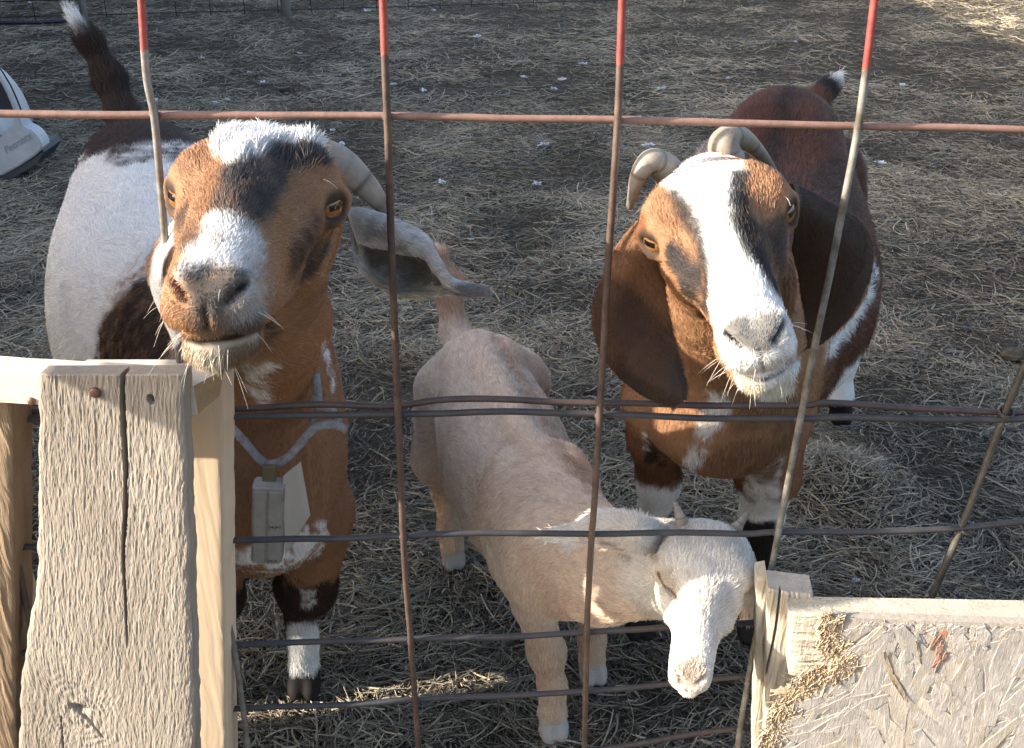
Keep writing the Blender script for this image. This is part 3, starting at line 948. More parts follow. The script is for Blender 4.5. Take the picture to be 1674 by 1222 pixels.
def eye_pos(H, S, sg):
    o, r, u, f = H
    out = unit(r * sg * 0.73 + f * 0.58 + u * 0.14)
    return o + S * (r * sg * 0.0575 - u * 0.001 + f * 0.004) + out * 0.0005 * S, out
def build_head(F, H, S, wide=1.0, roman=1.0, muz=1.0, lid=0.0):
    o, r, u, f = H
    A = np.array([r, u, f])
    L = lambda x, y, z: o + S * (r * x + u * y + f * z)
    st = [(-0.098, 0, -0.010, -0.030, 0.012), (-0.088, 0, 0.016, -0.055, 0.036), (-0.066, 0, 0.036, -0.075, 0.048), (-0.032, 0, 0.046, -0.086, 0.053),
          (0.0, 0, 0.047 * roman, -0.092, 0.052), (0.035, 0, 0.045 * roman, -0.091, 0.046), (0.07, 0, 0.040 * roman, -0.084, 0.040), (0.105, 0, 0.031, -0.075, 0.0355),
          (0.135, 0, 0.019, -0.068, 0.034), (0.158, 0, 0.006, -0.062, 0.032), (0.175, 0, -0.006, -0.054, 0.027), (0.186, 0, -0.016, -0.044, 0.017), (0.190, 0, -0.024, -0.034, 0.004)]
    st = np.array(st)
    st[:, 4] *= wide * (1 + (muz - 1) * sstep(0.02, 0.09, st[:, 0]))
    st[:, 3] *= 1 + (muz - 1) * 0.15
    F.loft(o, r, u, f, st * S, 0.01 * S, 2.1)
    for sg in (-1, 1):
        F.ell(L(sg * 0.036, -0.045, -0.030), np.array([0.024 * muz, 0.046, 0.058]) * S, A, 0.02 * S)       # jaw muscle
        F.cone(L(sg * 0.052, 0.002, -0.012), L(sg * 0.038, -0.016, 0.07), 0.017 * S, 0.010 * S, 0.022 * S)   # cheek bone
        F.ell(L(sg * 0.052, 0.000, -0.004), np.array([0.024, 0.025, 0.030]) * S, A, 0.012 * S)       # orbit
        F.ell(L(sg * 0.036, 0.014, -0.012), np.array([0.028, 0.026, 0.040]) * S, A, 0.018 * S)
        F.cone(L(sg * 0.038, 0.026, -0.020), L(sg * 0.058, 0.016, 0.004), 0.012 * S, 0.009 * S, 0.016 * S)   # brow
        F.ell(L(sg * 0.0155 * muz, -0.018, 0.168), np.array([0.0150, 0.017, 0.015]) * S, A, 0.010 * S)     # nostril wing
        F.ell(L(sg * 0.017 * muz, -0.038, 0.160), np.array([0.018 * muz, 0.015, 0.022]) * S, A, 0.010 * S)       # upper lip
    F.ell(L(0, -0.069 * (1 + (muz - 1) * 0.1), 0.143), np.array([0.027 * muz, 0.018, 0.034]) * S, A, 0.014 * S)                    # chin
    for sg in (-1, 1):
        eo = unit(r * sg * 0.86 + f * 0.42 + u * 0.18)
        ec, out = eye_pos(H, S, sg)
        F.ell(ec + out * 0.006 * S, np.array([0.0175, 0.0175, 0.0175]) * S, A, 0.003 * S, True)
        xh = unit(f - out * (f @ out)); yh = np.cross(out, xh)
        if yh @ u < 0: yh = -yh
        up = [ec + S * (out * (0.0105 - 0.004 * abs(math.cos(q))) + xh * 0.0185 * math.cos(q) + yh * ((0.0128 - 0.0105 * lid) if math.sin(q) > 0 else (0.0150 - 0.004 * lid)) * math.sin(q)) for q in np.linspace(0, 2 * math.pi, 13)]
        for q in range(12):
            rr = (0.0052 + 0.004 * lid) if q < 6 else (0.0038 + 0.003 * lid)
            F.cone(up[q], up[q + 1], rr * S, rr * S, 0.004 * S)
        B = np.array([unit(r * 0.70 + u * 0.62 * sg), unit(u * 0.70 - r * 0.62 * sg), unit(f + r * sg * 0.35)])
        F.ell(L(sg * 0.0195 * muz, -0.015, 0.1795), np.array([0.0115, 0.0034, 0.014]) * S, B, 0.005 * S, True)   # nostril
        F.chain([L(0, -0.047, 0.190), L(sg * 0.018 * muz, -0.050, 0.180), L(sg * 0.0335 * muz, -0.051, 0.152), L(sg * 0.0400 * muz, -0.044, 0.108)],
                [0.0032 * S, 0.0032 * S, 0.0036 * S, 0.002 * S], 0.004 * S, True)                    # mouth line
    F.cone(L(0, -0.016, 0.1905), L(0, -0.044, 0.187), 0.0022 * S, 0.0022 * S, 0.004 * S, True)       # philtrum
    return L

def rails_surface(rails, nu=28, nv=18, thick=0.0045):
    """rails: list of polylines of world points with equal meaning along the ear -> closed thin sheet"""
    RR = np.array([catmull(np.array(q), nu) for q in rails])          # (m, nu, 3)
    G = np.array([catmull(RR[:, i], nv) for i in range(nu)])          # (nu, nv, 3)
    du = np.gradient(G, axis=0)
    dv = np.gradient(G, axis=1)
    N = np.cross(du, dv)
    N /= np.linalg.norm(N, axis=2)[..., None] + 1e-9
    w = np.ones(nv)
    w[0] = w[-1] = 0.25
    Aa = G + N * thick * 0.5 * w[None, :, None]
    Bb = G - N * thick * 0.5 * w[None, :, None]
    i = np.arange(nu * nv).reshape(nu, nv)
    q = np.stack([i[:-1, :-1], i[1:, :-1], i[1:, 1:], i[:-1, 1:]], -1).reshape(-1, 4)
    o = nu * nv
    ring = np.concatenate([i[0, :], i[1:, -1], i[-1, :-1][::-1], i[:-1, 0][::-1][:-1]])
    e = np.stack([ring, np.roll(ring, -1), np.roll(ring, -1) + o, ring + o], -1)
    Vv = np.vstack([Aa.reshape(-1, 3), Bb.reshape(-1, 3)])
    Ff = np.vstack([q, q[:, ::-1] + o, e[:, ::-1]])
    return Vv, Ff

def vnormals(V, Fq):
    n = np.cross(V[Fq[:, 2]] - V[Fq[:, 0]], V[Fq[:, 3]] - V[Fq[:, 1]])
    N = np.zeros_like(V)
    for k in range(4):
        np.add.at(N, Fq[:, k], n)
    return N / (np.linalg.norm(N, axis=1)[:, None] + 1e-12)

class Coat:
    def __init__(s, V, Fq, base):
        s.V = V
        s.C = np.tile(np.array(base, float), (len(V), 1))
        s.len = np.full(len(V), 1.0)
        s.den = np.full(len(V), 1.0)
        s.bvh = BVHTree.FromPolygons([tuple(v) for v in V.tolist()], Fq.tolist())
        s.nz = fbm(V * 55, 3, 3) - 0.5
        s.nz2 = fbm(V * 220, 2, 9) - 0.5
    def hit(s, px, py):
        d = Vector(ray(px, py)).normalized()
        h = s.bvh.ray_cast(Vector(ORG), d)
        return None if h[0] is None else np.array(h[0])
    def dist(s, pts, rmax):
        pts = np.array(pts)
        lo, hi = pts.min(0) - rmax, pts.max(0) + rmax
        m = np.flatnonzero(((s.V >= lo) & (s.V <= hi)).all(1))
        kd = KDTree(len(pts))
        for i, p in enumerate(pts):
            kd.insert(p, i)
        kd.balance()
        d = np.array([kd.find(s.V[i])[2] for i in m])
        return m, d
    def _apply(s, m, a, col, length, den):
        a = np.clip(a, 0, 1)
        if col is not None:
            s.C[m] += (np.array(col) - s.C[m]) * a[:, None]
        if length is not None: s.len[m] += (length - s.len[m]) * a
        if den is not None: s.den[m] += (den - s.den[m]) * a
    def poly(s, col, pts, soft=0.006, grow=0.0, jag=0.006, length=None, den=None, op=1.0, step=7, near=None):
        P = np.array(pts, float)
        lo, hi = P.min(0), P.max(0)
        hits = []
        xs, ys = np.arange(lo[0], hi[0] + step, step), np.arange(lo[1], hi[1] + step, step)
        X, Y = np.meshgrid(xs, ys)
        X, Y = X.ravel(), Y.ravel()
        ins = np.zeros(len(X), bool)
        j = len(P) - 1
        for i in range(len(P)):
            c = (P[i, 1] > Y) != (P[j, 1] > Y)
            with np.errstate(divide='ignore', invalid='ignore'):
                xx = (P[j, 0] - P[i, 0]) * (Y - P[i, 1]) / (P[j, 1] - P[i, 1] + 1e-12) + P[i, 0]
            ins ^= c & (X < xx)
            j = i
        for x, y in zip(X[ins], Y[ins]):
            h = s.hit(x, y)
            if h is not None and (near is None or (near[0] <= h[1] <= near[1])): hits.append(h)
        if not hits: return
        m, d = s.dist(hits, 0.05 + grow)
        d = d + s.nz[m] * jag * 2 + s.nz2[m] * jag
        g = 0.0055 + grow
        s._apply(m, (1 - sstep(g - soft * 0.5, g + soft * 0.5, d)) * op, col, length, den)
    def stroke(s, col, pts, r, soft=0.008, jag=0.004, length=None, den=None, op=1.0):
        hits = []
        P = catmull(np.array(pts, float), len(pts) * 8) if len(pts) > 1 else np.array(pts, float)
        for x, y in P:
            h = s.hit(x, y)
            if h is not None: hits.append(h)
        if not hits: return
        m, d = s.dist(hits, r + soft + 0.02)
        d = d + s.nz[m] * jag * 2 + s.nz2[m] * jag
        s._apply(m, (1 - sstep(r - soft, r + soft, d)) * op, col, length, den)
    def ball(s, col, c, r, soft=0.01, jag=0.006, length=None, den=None, op=1.0):
        d = np.linalg.norm(s.V - np.asarray(c), axis=1) + s.nz * jag * 2 + s.nz2 * jag
        s._apply(np.arange(len(s.V)), (1 - sstep(r - soft, r + soft, d)) * op, col, length, den)
    def rule(s, col, fn, length=None, den=None, op=1.0):
        s._apply(np.arange(len(s.V)), fn(s.V, s.nz, s.nz2) * op, col, length, den)

def make_fur(name, V, Fq, N, coat, flow, count, L0, rad, parent, lift=0.42, jit=0.30, seed=0, wdens=None, whisk=None):
    g = np.random.default_rng(seed)
    count = int(count * FURQ)
    T = np.vstack([Fq[:, [0, 1, 2]], Fq[:, [0, 2, 3]]])
    a, b, c = V[T[:, 0]], V[T[:, 1]], V[T[:, 2]]
    area = 0.5 * np.linalg.norm(np.cross(b - a, c - a), axis=1)
    w = area * coat.den[T].mean(1)
    if wdens is not None: w = w * wdens((a + b + c) / 3)
    # skip faces turned far away from where the photograph is taken (backs keep a thinner coat)
    fn = np.cross(b - a, c - a)
    fn /= np.linalg.norm(fn, axis=1)[:, None] + 1e-12
    vd = ORG - (a + b + c) / 3
    vd /= np.linalg.norm(vd, axis=1)[:, None]
    w = w * np.where((fn * vd).sum(1) > -0.45, 1.0, 0.25)
    cs = np.cumsum(w)
    ti = np.searchsorted(cs, g.random(count) * cs[-1])
    ti = np.minimum(ti, len(T) - 1)
    r1, r2 = np.sqrt(g.random(count)), g.random(count)
    B = np.stack([1 - r1, r1 * (1 - r2), r1 * r2], -1)
    tri = T[ti]
    bl = lambda A: (A[tri] * B[..., None]).sum(1) if A.ndim == 2 else (A[tri] * B).sum(1)
    p, n, col, ln = bl(V), bl(N), bl(coat.C), bl(coat.len)
    n /= np.linalg.norm(n, axis=1)[:, None] + 1e-9
    fp = np.array([q[0] for q in flow])
    fd = np.array([unit(q[1]) for q in flow])
    fs = np.array([q[2] if len(q) > 2 else 1.0 for q in flow])
    d2 = ((p[:, None] - fp[None]) ** 2).sum(2) / (fs ** 2)
    wt = 1 / (d2 + 1e-4) ** 2
    dirn = (wt[..., None] * fd[None]).sum(1) / wt.sum(1)[:, None]
    sw = np.stack([fbm(p * 16 + k * 31, 2, 40 + k) - 0.5 for k in range(3)], -1)
    sw2 = np.stack([fbm(p * 55 + k * 13, 2, 50 + k) - 0.5 for k in range(3)], -1)
    dirn = dirn + sw * 0.9 + sw2 * 0.9 + (g.random((count, 3)) - 0.5) * jit * 2
    dirn -= n * (dirn * n).sum(1)[:, None]
    dirn /= np.linalg.norm(dirn, axis=1)[:, None] + 1e-9
    Ls = L0 * ln * (0.65 + 0.6 * g.random(count))
    lf = lift * (0.6 + 0.8 * g.random(count)) * (0.5 + 1.0 * fbm(p * 70, 2, 61))
    ts = np.array([0.0, 0.5, 1.0])
    pts = p[:, None] - n[:, None] * 0.0008 + Ls[:, None, None] * (dirn[:, None] * ts[None, :, None] + n[:, None] * (lf[:, None] * (1.25 * ts - 0.75 * ts ** 2)[None])[..., None])
    var = (0.72 + 0.56 * g.random((count, 1))) * (0.82 + 0.36 * fbm(p * 90, 2, 77))[:, None]
    col = np.clip(col * var, 0.004, 0.90)
    rr = rad * (0.7 + 0.6 * g.random(count))[:, None] * np.array([1.0, 0.85, 0.18])[None] * np.clip(ln, 0.6, 1.4)[:, None] ** 0.5
    if whisk:
        kk = []
        for c0, rad0, num in whisk:
            near = np.flatnonzero(((p - c0) ** 2).sum(1) < rad0 ** 2)
            if len(near): kk.append(g.choice(near, min(num, len(near)), replace=False))
        if kk:
            kk = np.concatenate(kk)
            Lw = g.uniform(0.010, 0.026, len(kk))
            dw = n[kk] * 0.8 + np.array([0, 0, -0.5]) + (g.random((len(kk), 3)) - 0.5) * 0.8
            pw = p[kk][:, None] + Lw[:, None, None] * (dw[:, None] * ts[None, :, None] + np.array([0, 0, -0.25]) * (ts ** 2)[None, :, None])
            pts = np.concatenate([pts, pw]); col = np.concatenate([col, np.tile([0.55, 0.5, 0.42], (len(kk), 1))])
            rr = np.concatenate([rr, np.tile([0.00022, 0.00018, 0.00006], (len(kk), 1))])
    return curves_from(name, pts, rr, col, M_FUR, parent)

M_EYE = newmat('amber_eye', 0.12, spec=0.35)
t = NT(M_EYE)
v = t.coord('Object')
s_ = t.n('SeparateXYZ')
t.l(v, s_.inputs[0])
rr_ = t.math('SQRT', t.math('ADD', t.math('POWER', s_.outputs[0], 2.0), t.math('POWER', s_.outputs[1], 2.0)))
iris = t.ramp(t.noise(t.coord('Object', (1, 1, 0.2)), 9, 4, 0.7), [(0.3, (0.13, 0.05, 0.018)), (0.7, (0.27, 0.125, 0.042))])
c = t.mix(t.math('GREATER_THAN', rr_, 0.70), iris, (0.025, 0.014, 0.008))
pup = t.math('MULTIPLY', t.math('LESS_THAN', t.math('ABSOLUTE', s_.outputs[0]), 0.44), t.math('LESS_THAN', t.math('ABSOLUTE', s_.outputs[1]), 0.17))
t.base(t.mix(pup, c, (0.004, 0.004, 0.006)))
t.b.inputs['Coat Weight'].default_value = 0.25
t.b.inputs['Coat Roughness'].default_value = 0.02
def eye(H, S, sg, parent, rad=0.0165, label=None):
    o, r, u, f = H
    c, out = eye_pos(H, S, sg)
    bm = bmesh.new()
    bmesh.ops.create_uvsphere(bm, u_segments=32, v_segments=20, radius=1)
    me = bpy.data.meshes.new('eye')
    bm.to_mesh(me)
    bm.free()
    me.polygons.foreach_set('use_smooth', np.ones(len(me.polygons), bool))
    me.materials.append(M_EYE)
    e = bpy.data.objects.new('eye', me)
    COL.objects.link(e)
    xh = unit(f - out * (f @ out))
    yh = np.cross(out, xh)
    mw = Matrix(((xh[0], yh[0], out[0], c[0]), (xh[1], yh[1], out[1], c[1]), (xh[2], yh[2], out[2], c[2]), (0, 0, 0, 1))) @ Matrix.Diagonal((rad * S, rad * S, rad * S, 1))
    e.parent = parent
    e.matrix_parent_inverse = Matrix.Translation(-parent.location)
    e.matrix_basis = mw
    return e

M_HORN = newmat('horn', 0.5, spec=0.35)
t = NT(M_HORN)
v = t.coord('Object')
_hc = t.mix(0.5, t.ramp(t.noise(v, 60, 5, 0.7), [(0.3, (0.13, 0.11, 0.09)), (0.7, (0.34, 0.30, 0.25))]), t.ramp(t.noise(v, 14, 3), [(0.3, (0.17, 0.145, 0.12)), (0.7, (0.36, 0.32, 0.27))]))
_ha = t.n('Attribute', attribute_name='coat')
t.base(t.mix(1.0, _hc, _ha.outputs['Color'], 'MULTIPLY'))
t.bump(t.noise(v, 300, 4, 0.7), 0.4, 0.001)
def horn(P, r0, r1, parent, rings=9, flat=0.72, axis_hint=(0, 0, 1), power=0.8):
    C = catmull(np.array(P), 72)
    tt = np.linspace(0, 1, 72)
    rad = r0 + (r1 - r0) * tt ** power
    rad = rad * (1 + 0.028 * np.sign(np.sin(tt ** 0.8 * rings * 2 * np.pi)) * np.abs(np.sin(tt ** 0.8 * rings * 2 * np.pi)) ** 0.6 * (1 - tt) ** 0.5)
    rad[-3:] *= np.array([0.85, 0.6, 0.2])
    T, N, B = frames(C)
    sides = 18
    a = np.linspace(0, 2 * np.pi, sides, endpoint=False)
    hint = np.asarray(axis_hint, float)
    V = []
    for i in range(72):
        n = unit(hint - T[i] * (hint @ T[i]))
        b = np.cross(T[i], n)
        V.append(C[i] + rad[i] * (np.cos(a)[:, None] * n + flat * np.sin(a)[:, None] * b))
    V = np.vstack(V)
    Fc = [(i * sides + j, i * sides + (j + 1) % sides, (i + 1) * sides + (j + 1) % sides, (i + 1) * sides + j) for i in range(71) for j in range(sides)]
    Fc += [tuple(range(sides))[::-1], tuple(71 * sides + j for j in range(sides))]
    ph = (tt ** 0.8 * rings) % 1
    ringc = 1 - 0.60 * np.exp(-((ph - 0.75) / 0.045) ** 2) * (tt < 0.75) - 0.18 * np.exp(-((ph - 0.3) / 0.05) ** 2)
    tip = 1 - 0.35 * sstep(0.55, 1.0, tt)
    cols = np.repeat((ringc * tip)[:, None] * np.ones((1, 3)), sides, 0)
    return mesh_from('horn', V, Fc, M_HORN, parent, cols=cols)

def leg(F, P, r, k=0.03, S=1.0, fwd=(0, -1, 0)):
    """hip/shoulder ... fetlock, hoof on the ground (last point is the hoof's sole)"""
    F.chain(P[:-1], r[:-1], k)
    a, b = np.array(P[-2]), np.array(P[-1])
    fw = unit(np.array([fwd[0], fwd[1], 0.0]))
    sd = np.cross(fw, [0, 0, 1.0])
    for sg in (-1, 1):                                   # two claws
        c = b + sd * sg * 0.0135 * S + fw * 0.012 * S
        F.cone(a + sd * sg * 0.008 * S - np.array([0, 0, 0.01 * S]), c + np.array([0, 0, 0.026 * S]), r[-2] * 0.8, 0.0185 * S, 0.010 * S)
        F.cone(c + np.array([0, 0, 0.030 * S]), c + fw * 0.012 * S + np.array([0, 0, 0.016 * S]), 0.0165 * S, 0.0155 * S, 0.008 * S)
        F.cone(a - fw * 0.020 * S + sd * sg * 0.008 * S, a - fw * 0.024 * S + sd * sg * 0.010 * S - np.array([0, 0, 0.012 * S]), 0.009 * S, 0.006 * S, 0.008 * S)   # dewclaw

CHEST = np.array([0.33, 0.178, 0.095])
CHEST_D = np.array([0.19, 0.082, 0.036])
DBROWN = np.array([0.040, 0.024, 0.018])
BLACK = np.array([0.014, 0.012, 0.012])
WHITE = np.array([0.76, 0.75, 0.73])
GREYW = np.array([0.46, 0.44, 0.42])
HOOF = np.array([0.045, 0.038, 0.032])
NOSE = np.array([0.16, 0.145, 0.135])

def eye_clear(K, H, S, lidc=(0.05, 0.035, 0.028), rl=0.0170):
    o, r, u, f = H
    for sg in (-1, 1):
        c, out = eye_pos(H, S, sg)
        c = c + out * 0.010 * S
        K.ball(None, c, 0.028 * S, 0.008 * S, 0, length=0.35)
        K.ball(np.array(lidc), c, rl * S, 0.004 * S, 0, length=0.12, den=0.3)
def finish(name, label, F, ears, loc, horns, H, S, group):
    V, Fq = F.mesh()
    for ev, ef in ears:
        Fq = np.vstack([Fq, ef + len(V)])
        V = np.vstack([V, ev])
    root = empty(name, loc)
    tag(root, label, 'goat', group)
    return V, Fq, root

# ------------------------------------------------------------------ goat with its head through the panel (left)
def goat_left():
    H = head_frame((287, 312), (553, 335), 0.90, (340, 468), 0.178)
    o, r, u, f = H
    chest = np.array([-0.385, 1.33, 0.645])
    rump = np.array([-0.80, 2.20, 0.72])
    lo = np.array([-1.15, 0.55, -0.03]); hi = np.array([0.05, 2.55, 1.45])
    hc = o
    F = Field(lo, hi, hc - 0.21, hc + np.array([0.19, 0.21, 0.16]), 0.009, 0.0024)
    fb = unit((chest - rump) * np.array([1, 1, 0]))
    rb = np.array([fb[1], -fb[0], 0.0])
    ub = np.array([0, 0, 1.0])
    Lb = np.linalg.norm((chest - rump)[:2])
    F.loft(np.array([rump[0], rump[1], 0.0]), rb, ub, fb, [
        (-0.13, 0, 0.80, 0.66, 0.05), (-0.08, 0, 0.885, 0.58, 0.11), (0.0, 0, 0.925, 0.50, 0.155), (0.12, 0, 0.925, 0.44, 0.185), (0.28, 0, 0.90, 0.38, 0.235), (0.48, 0, 0.885, 0.36, 0.245),
        (0.66, 0, 0.885, 0.38, 0.20), (Lb - 0.08, 0, 0.90, 0.41, 0.155), (Lb + 0.04, 0, 0.87, 0.44, 0.125), (Lb + 0.11, 0, 0.78, 0.50, 0.08)], 0.03, 2.2)
    L = build_head(F, H, 1.0, 1.04, 1.0, 1.07, 0.35)
    # neck
    F.chain([L(0, -0.030, -0.070), (L(0, -0.05, -0.11) + chest + [0.02, -0.06, 0.14]) / 2 + np.array([0.01, 0.0, -0.01]), chest + [0.01, -0.02, 0.10], chest + [-0.02, 0.08, 0.10]], [0.050, 0.062, 0.082, 0.11], 0.035)
    F.ell(chest + [0.0, 0.0, -0.03], (0.100, 0.115, 0.150), None, 0.05)
    sd = rb
    for sg in (-1, 1):
        F.ell(chest - fb * 0.07 + sd * sg * 0.075 + [0, 0, 0.02], (0.06, 0.10, 0.16), np.array([rb, fb, ub]), 0.05)
    # legs
    hoofL = PZ(501, 1128)
    hoofL[2] = 0
    top = chest + np.array([0.075, 0.03, -0.14])
    leg(F, [top, (top + hoofL) / 2 * [1, 1, 0] + [0.0, 0.0, 0.30], hoofL + [0.0, 0.015, 0.24], hoofL + [0, 0.015, 0.11], hoofL + [0, 0.004, 0.075], hoofL], [0.062, 0.044, 0.033, 0.0235, 0.025, 0.02], 0.03)
    hoofR = PZ(368, 1140); hoofR[2] = 0
    top = chest + np.array([-0.085, 0.0, -0.14])
    leg(F, [top, (top + hoofR) / 2 * [1, 1, 0] + [0.0, 0.0, 0.30], hoofR + [0.0, 0.015, 0.24], hoofR + [0, 0.015, 0.11], hoofR + [0, 0.004, 0.075], hoofR], [0.062, 0.044, 0.033, 0.0235, 0.025, 0.02], 0.03)
    for sg in (-1, 1):
        hip = rump + sd * sg * 0.08 + np.array([0, 0, -0.06]) - fb * 0.02
        hf = np.array([rump[0], rump[1], 0]) + sd * sg * 0.13 - fb * 0.02
        leg(F, [hip, hip + fb * 0.07 + [0, 0, -0.22], hf - fb * 0.09 + [0, 0, 0.27], hf - fb * 0.03 + [0, 0, 0.10], hf + [0, 0, 0.07], hf], [0.10, 0.07, 0.032, 0.025, 0.025, 0.02], 0.04)
    # tail, cocked upright
    tb = PY(205, 195, 2.28)
    t1, t2, t3 = PY(180, 130, 2.33), PY(148, 70, 2.35), PY(118, 22, 2.36)
    F.chain([tb + [0, 0, -0.03], tb, t1, t2, t3], [0.03, 0.03, 0.026, 0.020, 0.009], 0.03)
    # ears
    e = lambda px, py, y: PY(px, py, y)
    earR = rails_surface([   # its left ear: a trough opening to the front
        [e(585, 398, .985), e(612, 402, .985), e(650, 412, .985), e(690, 420, .985), e(712, 445, .985), e(735, 470, .99), e(798, 487, 1.0)],
        [e(575, 365, .980), e(612, 372, .970), e(650, 385, .967), e(688, 400, .970), e(712, 430, .975), e(737, 462, .985), e(800, 480, 1.0)],
        [e(565, 340, .985), e(610, 350, .985), e(655, 366, .985), e(695, 388, .990), e(716, 425, .99), e(742, 458, 1.0), e(800, 472, 1.0)],
        [e(572, 365, 1.01), e(610, 385, 1.03), e(652, 405, 1.04), e(694, 420, 1.035), e(716, 445, 1.02), e(742, 463, 1.01), e(799, 478, 1.005)],
        [e(578, 405, 1.00), e(606, 435, 1.03), e(648, 462, 1.035), e(690, 468, 1.025), e(714, 470, 1.015), e(738, 473, 1.00), e(799, 483, 1.003)],
        [e(582, 430, .985), e(602, 452, .995), e(640, 480, .995), e(684, 486, .995), e(712, 484, .995), e(736, 480, .993), e(798, 488, 1.002)]], 40, 26, 0.004)
    earL = rails_surface([   # its right ear, hanging close to the cheek
        [e(300, 365, .93), e(284, 400, .925), e(284, 440, .92), e(292, 480, .92), e(296, 510, .92), e(298, 540, .925)],
        [e(288, 362, .955), e(266, 405, .945), e(262, 445, .94), e(272, 480, .94), e(284, 515, .935), e(292, 552, .93)],
        [e(284, 370, .965), e(256, 412, .95), e(248, 447, .935), e(257, 485, .925), e(273, 520, .92), e(290, 558, .92)],
        [e(288, 392, .93), e(268, 425, .905), e(264, 452, .895), e(270, 486, .895), e(282, 520, .90), e(294, 556, .91)]], 30, 20, 0.005)
    V, Fq, root = finish('goat', 'brown and white goat with a white forelock, collar and head pushed through the wire', F, [earR, earL], (float(chest[0]), 1.5, 0), None, H, 1, 'goats in the pen')
    N = vnormals(V, Fq)
    K = Coat(V, Fq, CHEST)
    # body pattern
    def along(Vv): return (Vv - rump) @ fb
    K.rule(WHITE, lambda Vv, n, m: sstep(-0.02, 0.02, 0.74 - along(Vv) - (Vv[:, 2] - 0.6) * 0.25 + n * 0.10) * sstep(1.35, 1.45, Vv[:, 1]), length=1.2)
    K.rule(DBROWN, lambda Vv, n, m: sstep(-0.012, 0.012, 0.10 - along(Vv) + (Vv[:, 2] - 0.86) * 1.4 + n * 0.05) * sstep(1.9, 2.0, Vv[:, 1]), length=1.3)
    K.poly(DBROWN, [(140, 215), (160, 255), (190, 275), (250, 262), (300, 268), (360, 250), (345, 190), (140, 180)], jag=0.012, soft=0.015, near=(1.7, 3))
    K.ball(DBROWN, (tb + t2) / 2, 0.13, length=2.6)
    K.ball(DBROWN, t2, 0.07, length=3.0)
    K.ball(WHITE, t3 + [0, 0, 0.0], 0.045, 0.015, length=3.2)
    # chest
    K.rule(CHEST * 0.85, lambda Vv, n, m: sstep(-0.02, 0.02, along(Vv) - Lb + 0.12) * sstep(1.15, 1.2, Vv[:, 1]) * sstep(0.40, 0.48, Vv[:, 2]))
    K.poly(WHITE, [(105, 240), (190, 275), (300, 262), (296, 425), (250, 450), (200, 485), (165, 530), (150, 640), (60, 640), (60, 400)], jag=0.012, soft=0.012, near=(1.0, 3), length=1.2)
    K.poly(DBROWN * 1.15, [(296, 420), (250, 445), (205, 480), (175, 520), (158, 560), (152, 640), (300, 640), (310, 500)], jag=0.014, soft=0.014, near=(1.0, 3), length=1.2, grow=0.004)
    K.poly(WHITE, [(385, 905), (420, 895), (470, 890), (520, 850), (540, 860), (520, 905), (470, 935), (430, 945), (385, 930)], jag=0.012, near=(1.1, 3))
    K.poly(WHITE, [(395, 592), (440, 588), (432, 620), (440, 655), (425, 662), (405, 625)], jag=0.012, soft=0.012, near=(0.9, 3))
    K.poly(WHITE, [(522, 555), (532, 560), (548, 620), (545, 640), (533, 600)], near=(1.0, 3))
    # fore legs
    K.rule(DBROWN, lambda Vv, n, m: sstep(0.02, -0.02, Vv[:, 2] - 0.36 + n * 0.1) * sstep(1.62, 1.56, Vv[:, 1]))
    K.poly(WHITE, [(478, 1030), (478, 1095), (525, 1095), (520, 1030)], grow=0.012, jag=0.008)
    K.poly(WHITE, [(490, 965), (512, 960), (512, 985), (492, 995)])
    K.rule(BLACK * 1.6, lambda Vv, n, m: sstep(0.005, -0.005, Vv[:, 2] - 0.055 + n * 0.03), length=0.35)
    # head
    K.ball(CHEST * 0.9, o, 0.17, length=0.9)
    K.ball(None, L(0, -0.03, 0.15), 0.075, 0.02, length=0.6)
    K.poly(np.array([0.10, 0.085, 0.075]), [(372, 262), (430, 240), (520, 250), (520, 270), (470, 280), (430, 330), (405, 375), (365, 370), (345, 360), (365, 320)], soft=0.014, jag=0.010)
    K.poly(BLACK * 2.2, [(400, 270), (470, 262), (450, 300), (432, 345), (410, 360), (392, 320)], soft=0.016, jag=0.010, op=0.9)
    K.poly(BLACK * 1.6, [(528, 345), (545, 372), (528, 405), (498, 455), (474, 462), (470, 430), (484, 395), (508, 362)], soft=0.014, op=0.95)
    K.poly(BLACK * 2.5, [(296, 345), (312, 360), (318, 400), (306, 420), (296, 400)], soft=0.012, op=0.8)
    K.poly(GREYW * 1.05, [(345, 358), (385, 350), (408, 372), (422, 410), (432, 450), (430, 500), (395, 470), (370, 440), (340, 440), (305, 450), (298, 430), (315, 400)], soft=0.012, jag=0.010)
    K.poly(WHITE, [(352, 352), (372, 358), (392, 392), (388, 420), (358, 430), (322, 440), (318, 425), (335, 390)], soft=0.014, jag=0.012, op=0.85)
    K.poly(GREYW * 0.62, [(400, 470), (440, 440), (447, 490), (425, 525), (380, 525), (380, 500)], soft=0.014, jag=0.010, op=0.8)
    K.poly(CHEST * 1.05, [(285, 470), (308, 470), (325, 520), (330, 540), (295, 545), (285, 510)], soft=0.014, op=0.5)
    K.poly(NOSE * 0.42, [(306, 452), (330, 445), (365, 436), (400, 448), (398, 470), (365, 480), (345, 505), (328, 500), (312, 470)], soft=0.010, length=0.35)
    K.poly(NOSE * 0.5, [(330, 490), (348, 490), (370, 525), (340, 540), (318, 530)], soft=0.012, length=0.5, op=0.7)
    K.poly(np.array([0.05, 0.04, 0.035]), [(360, 552), (440, 520), (445, 545), (420, 570), (380, 580), (360, 570)], soft=0.010, length=0.5, op=0.85)
    K.poly(np.array([0.50, 0.46, 0.36]), [(296, 560), (340, 568), (368, 585), (368, 640), (330, 620), (300, 590)], soft=0.012, length=1.2, op=0.85)
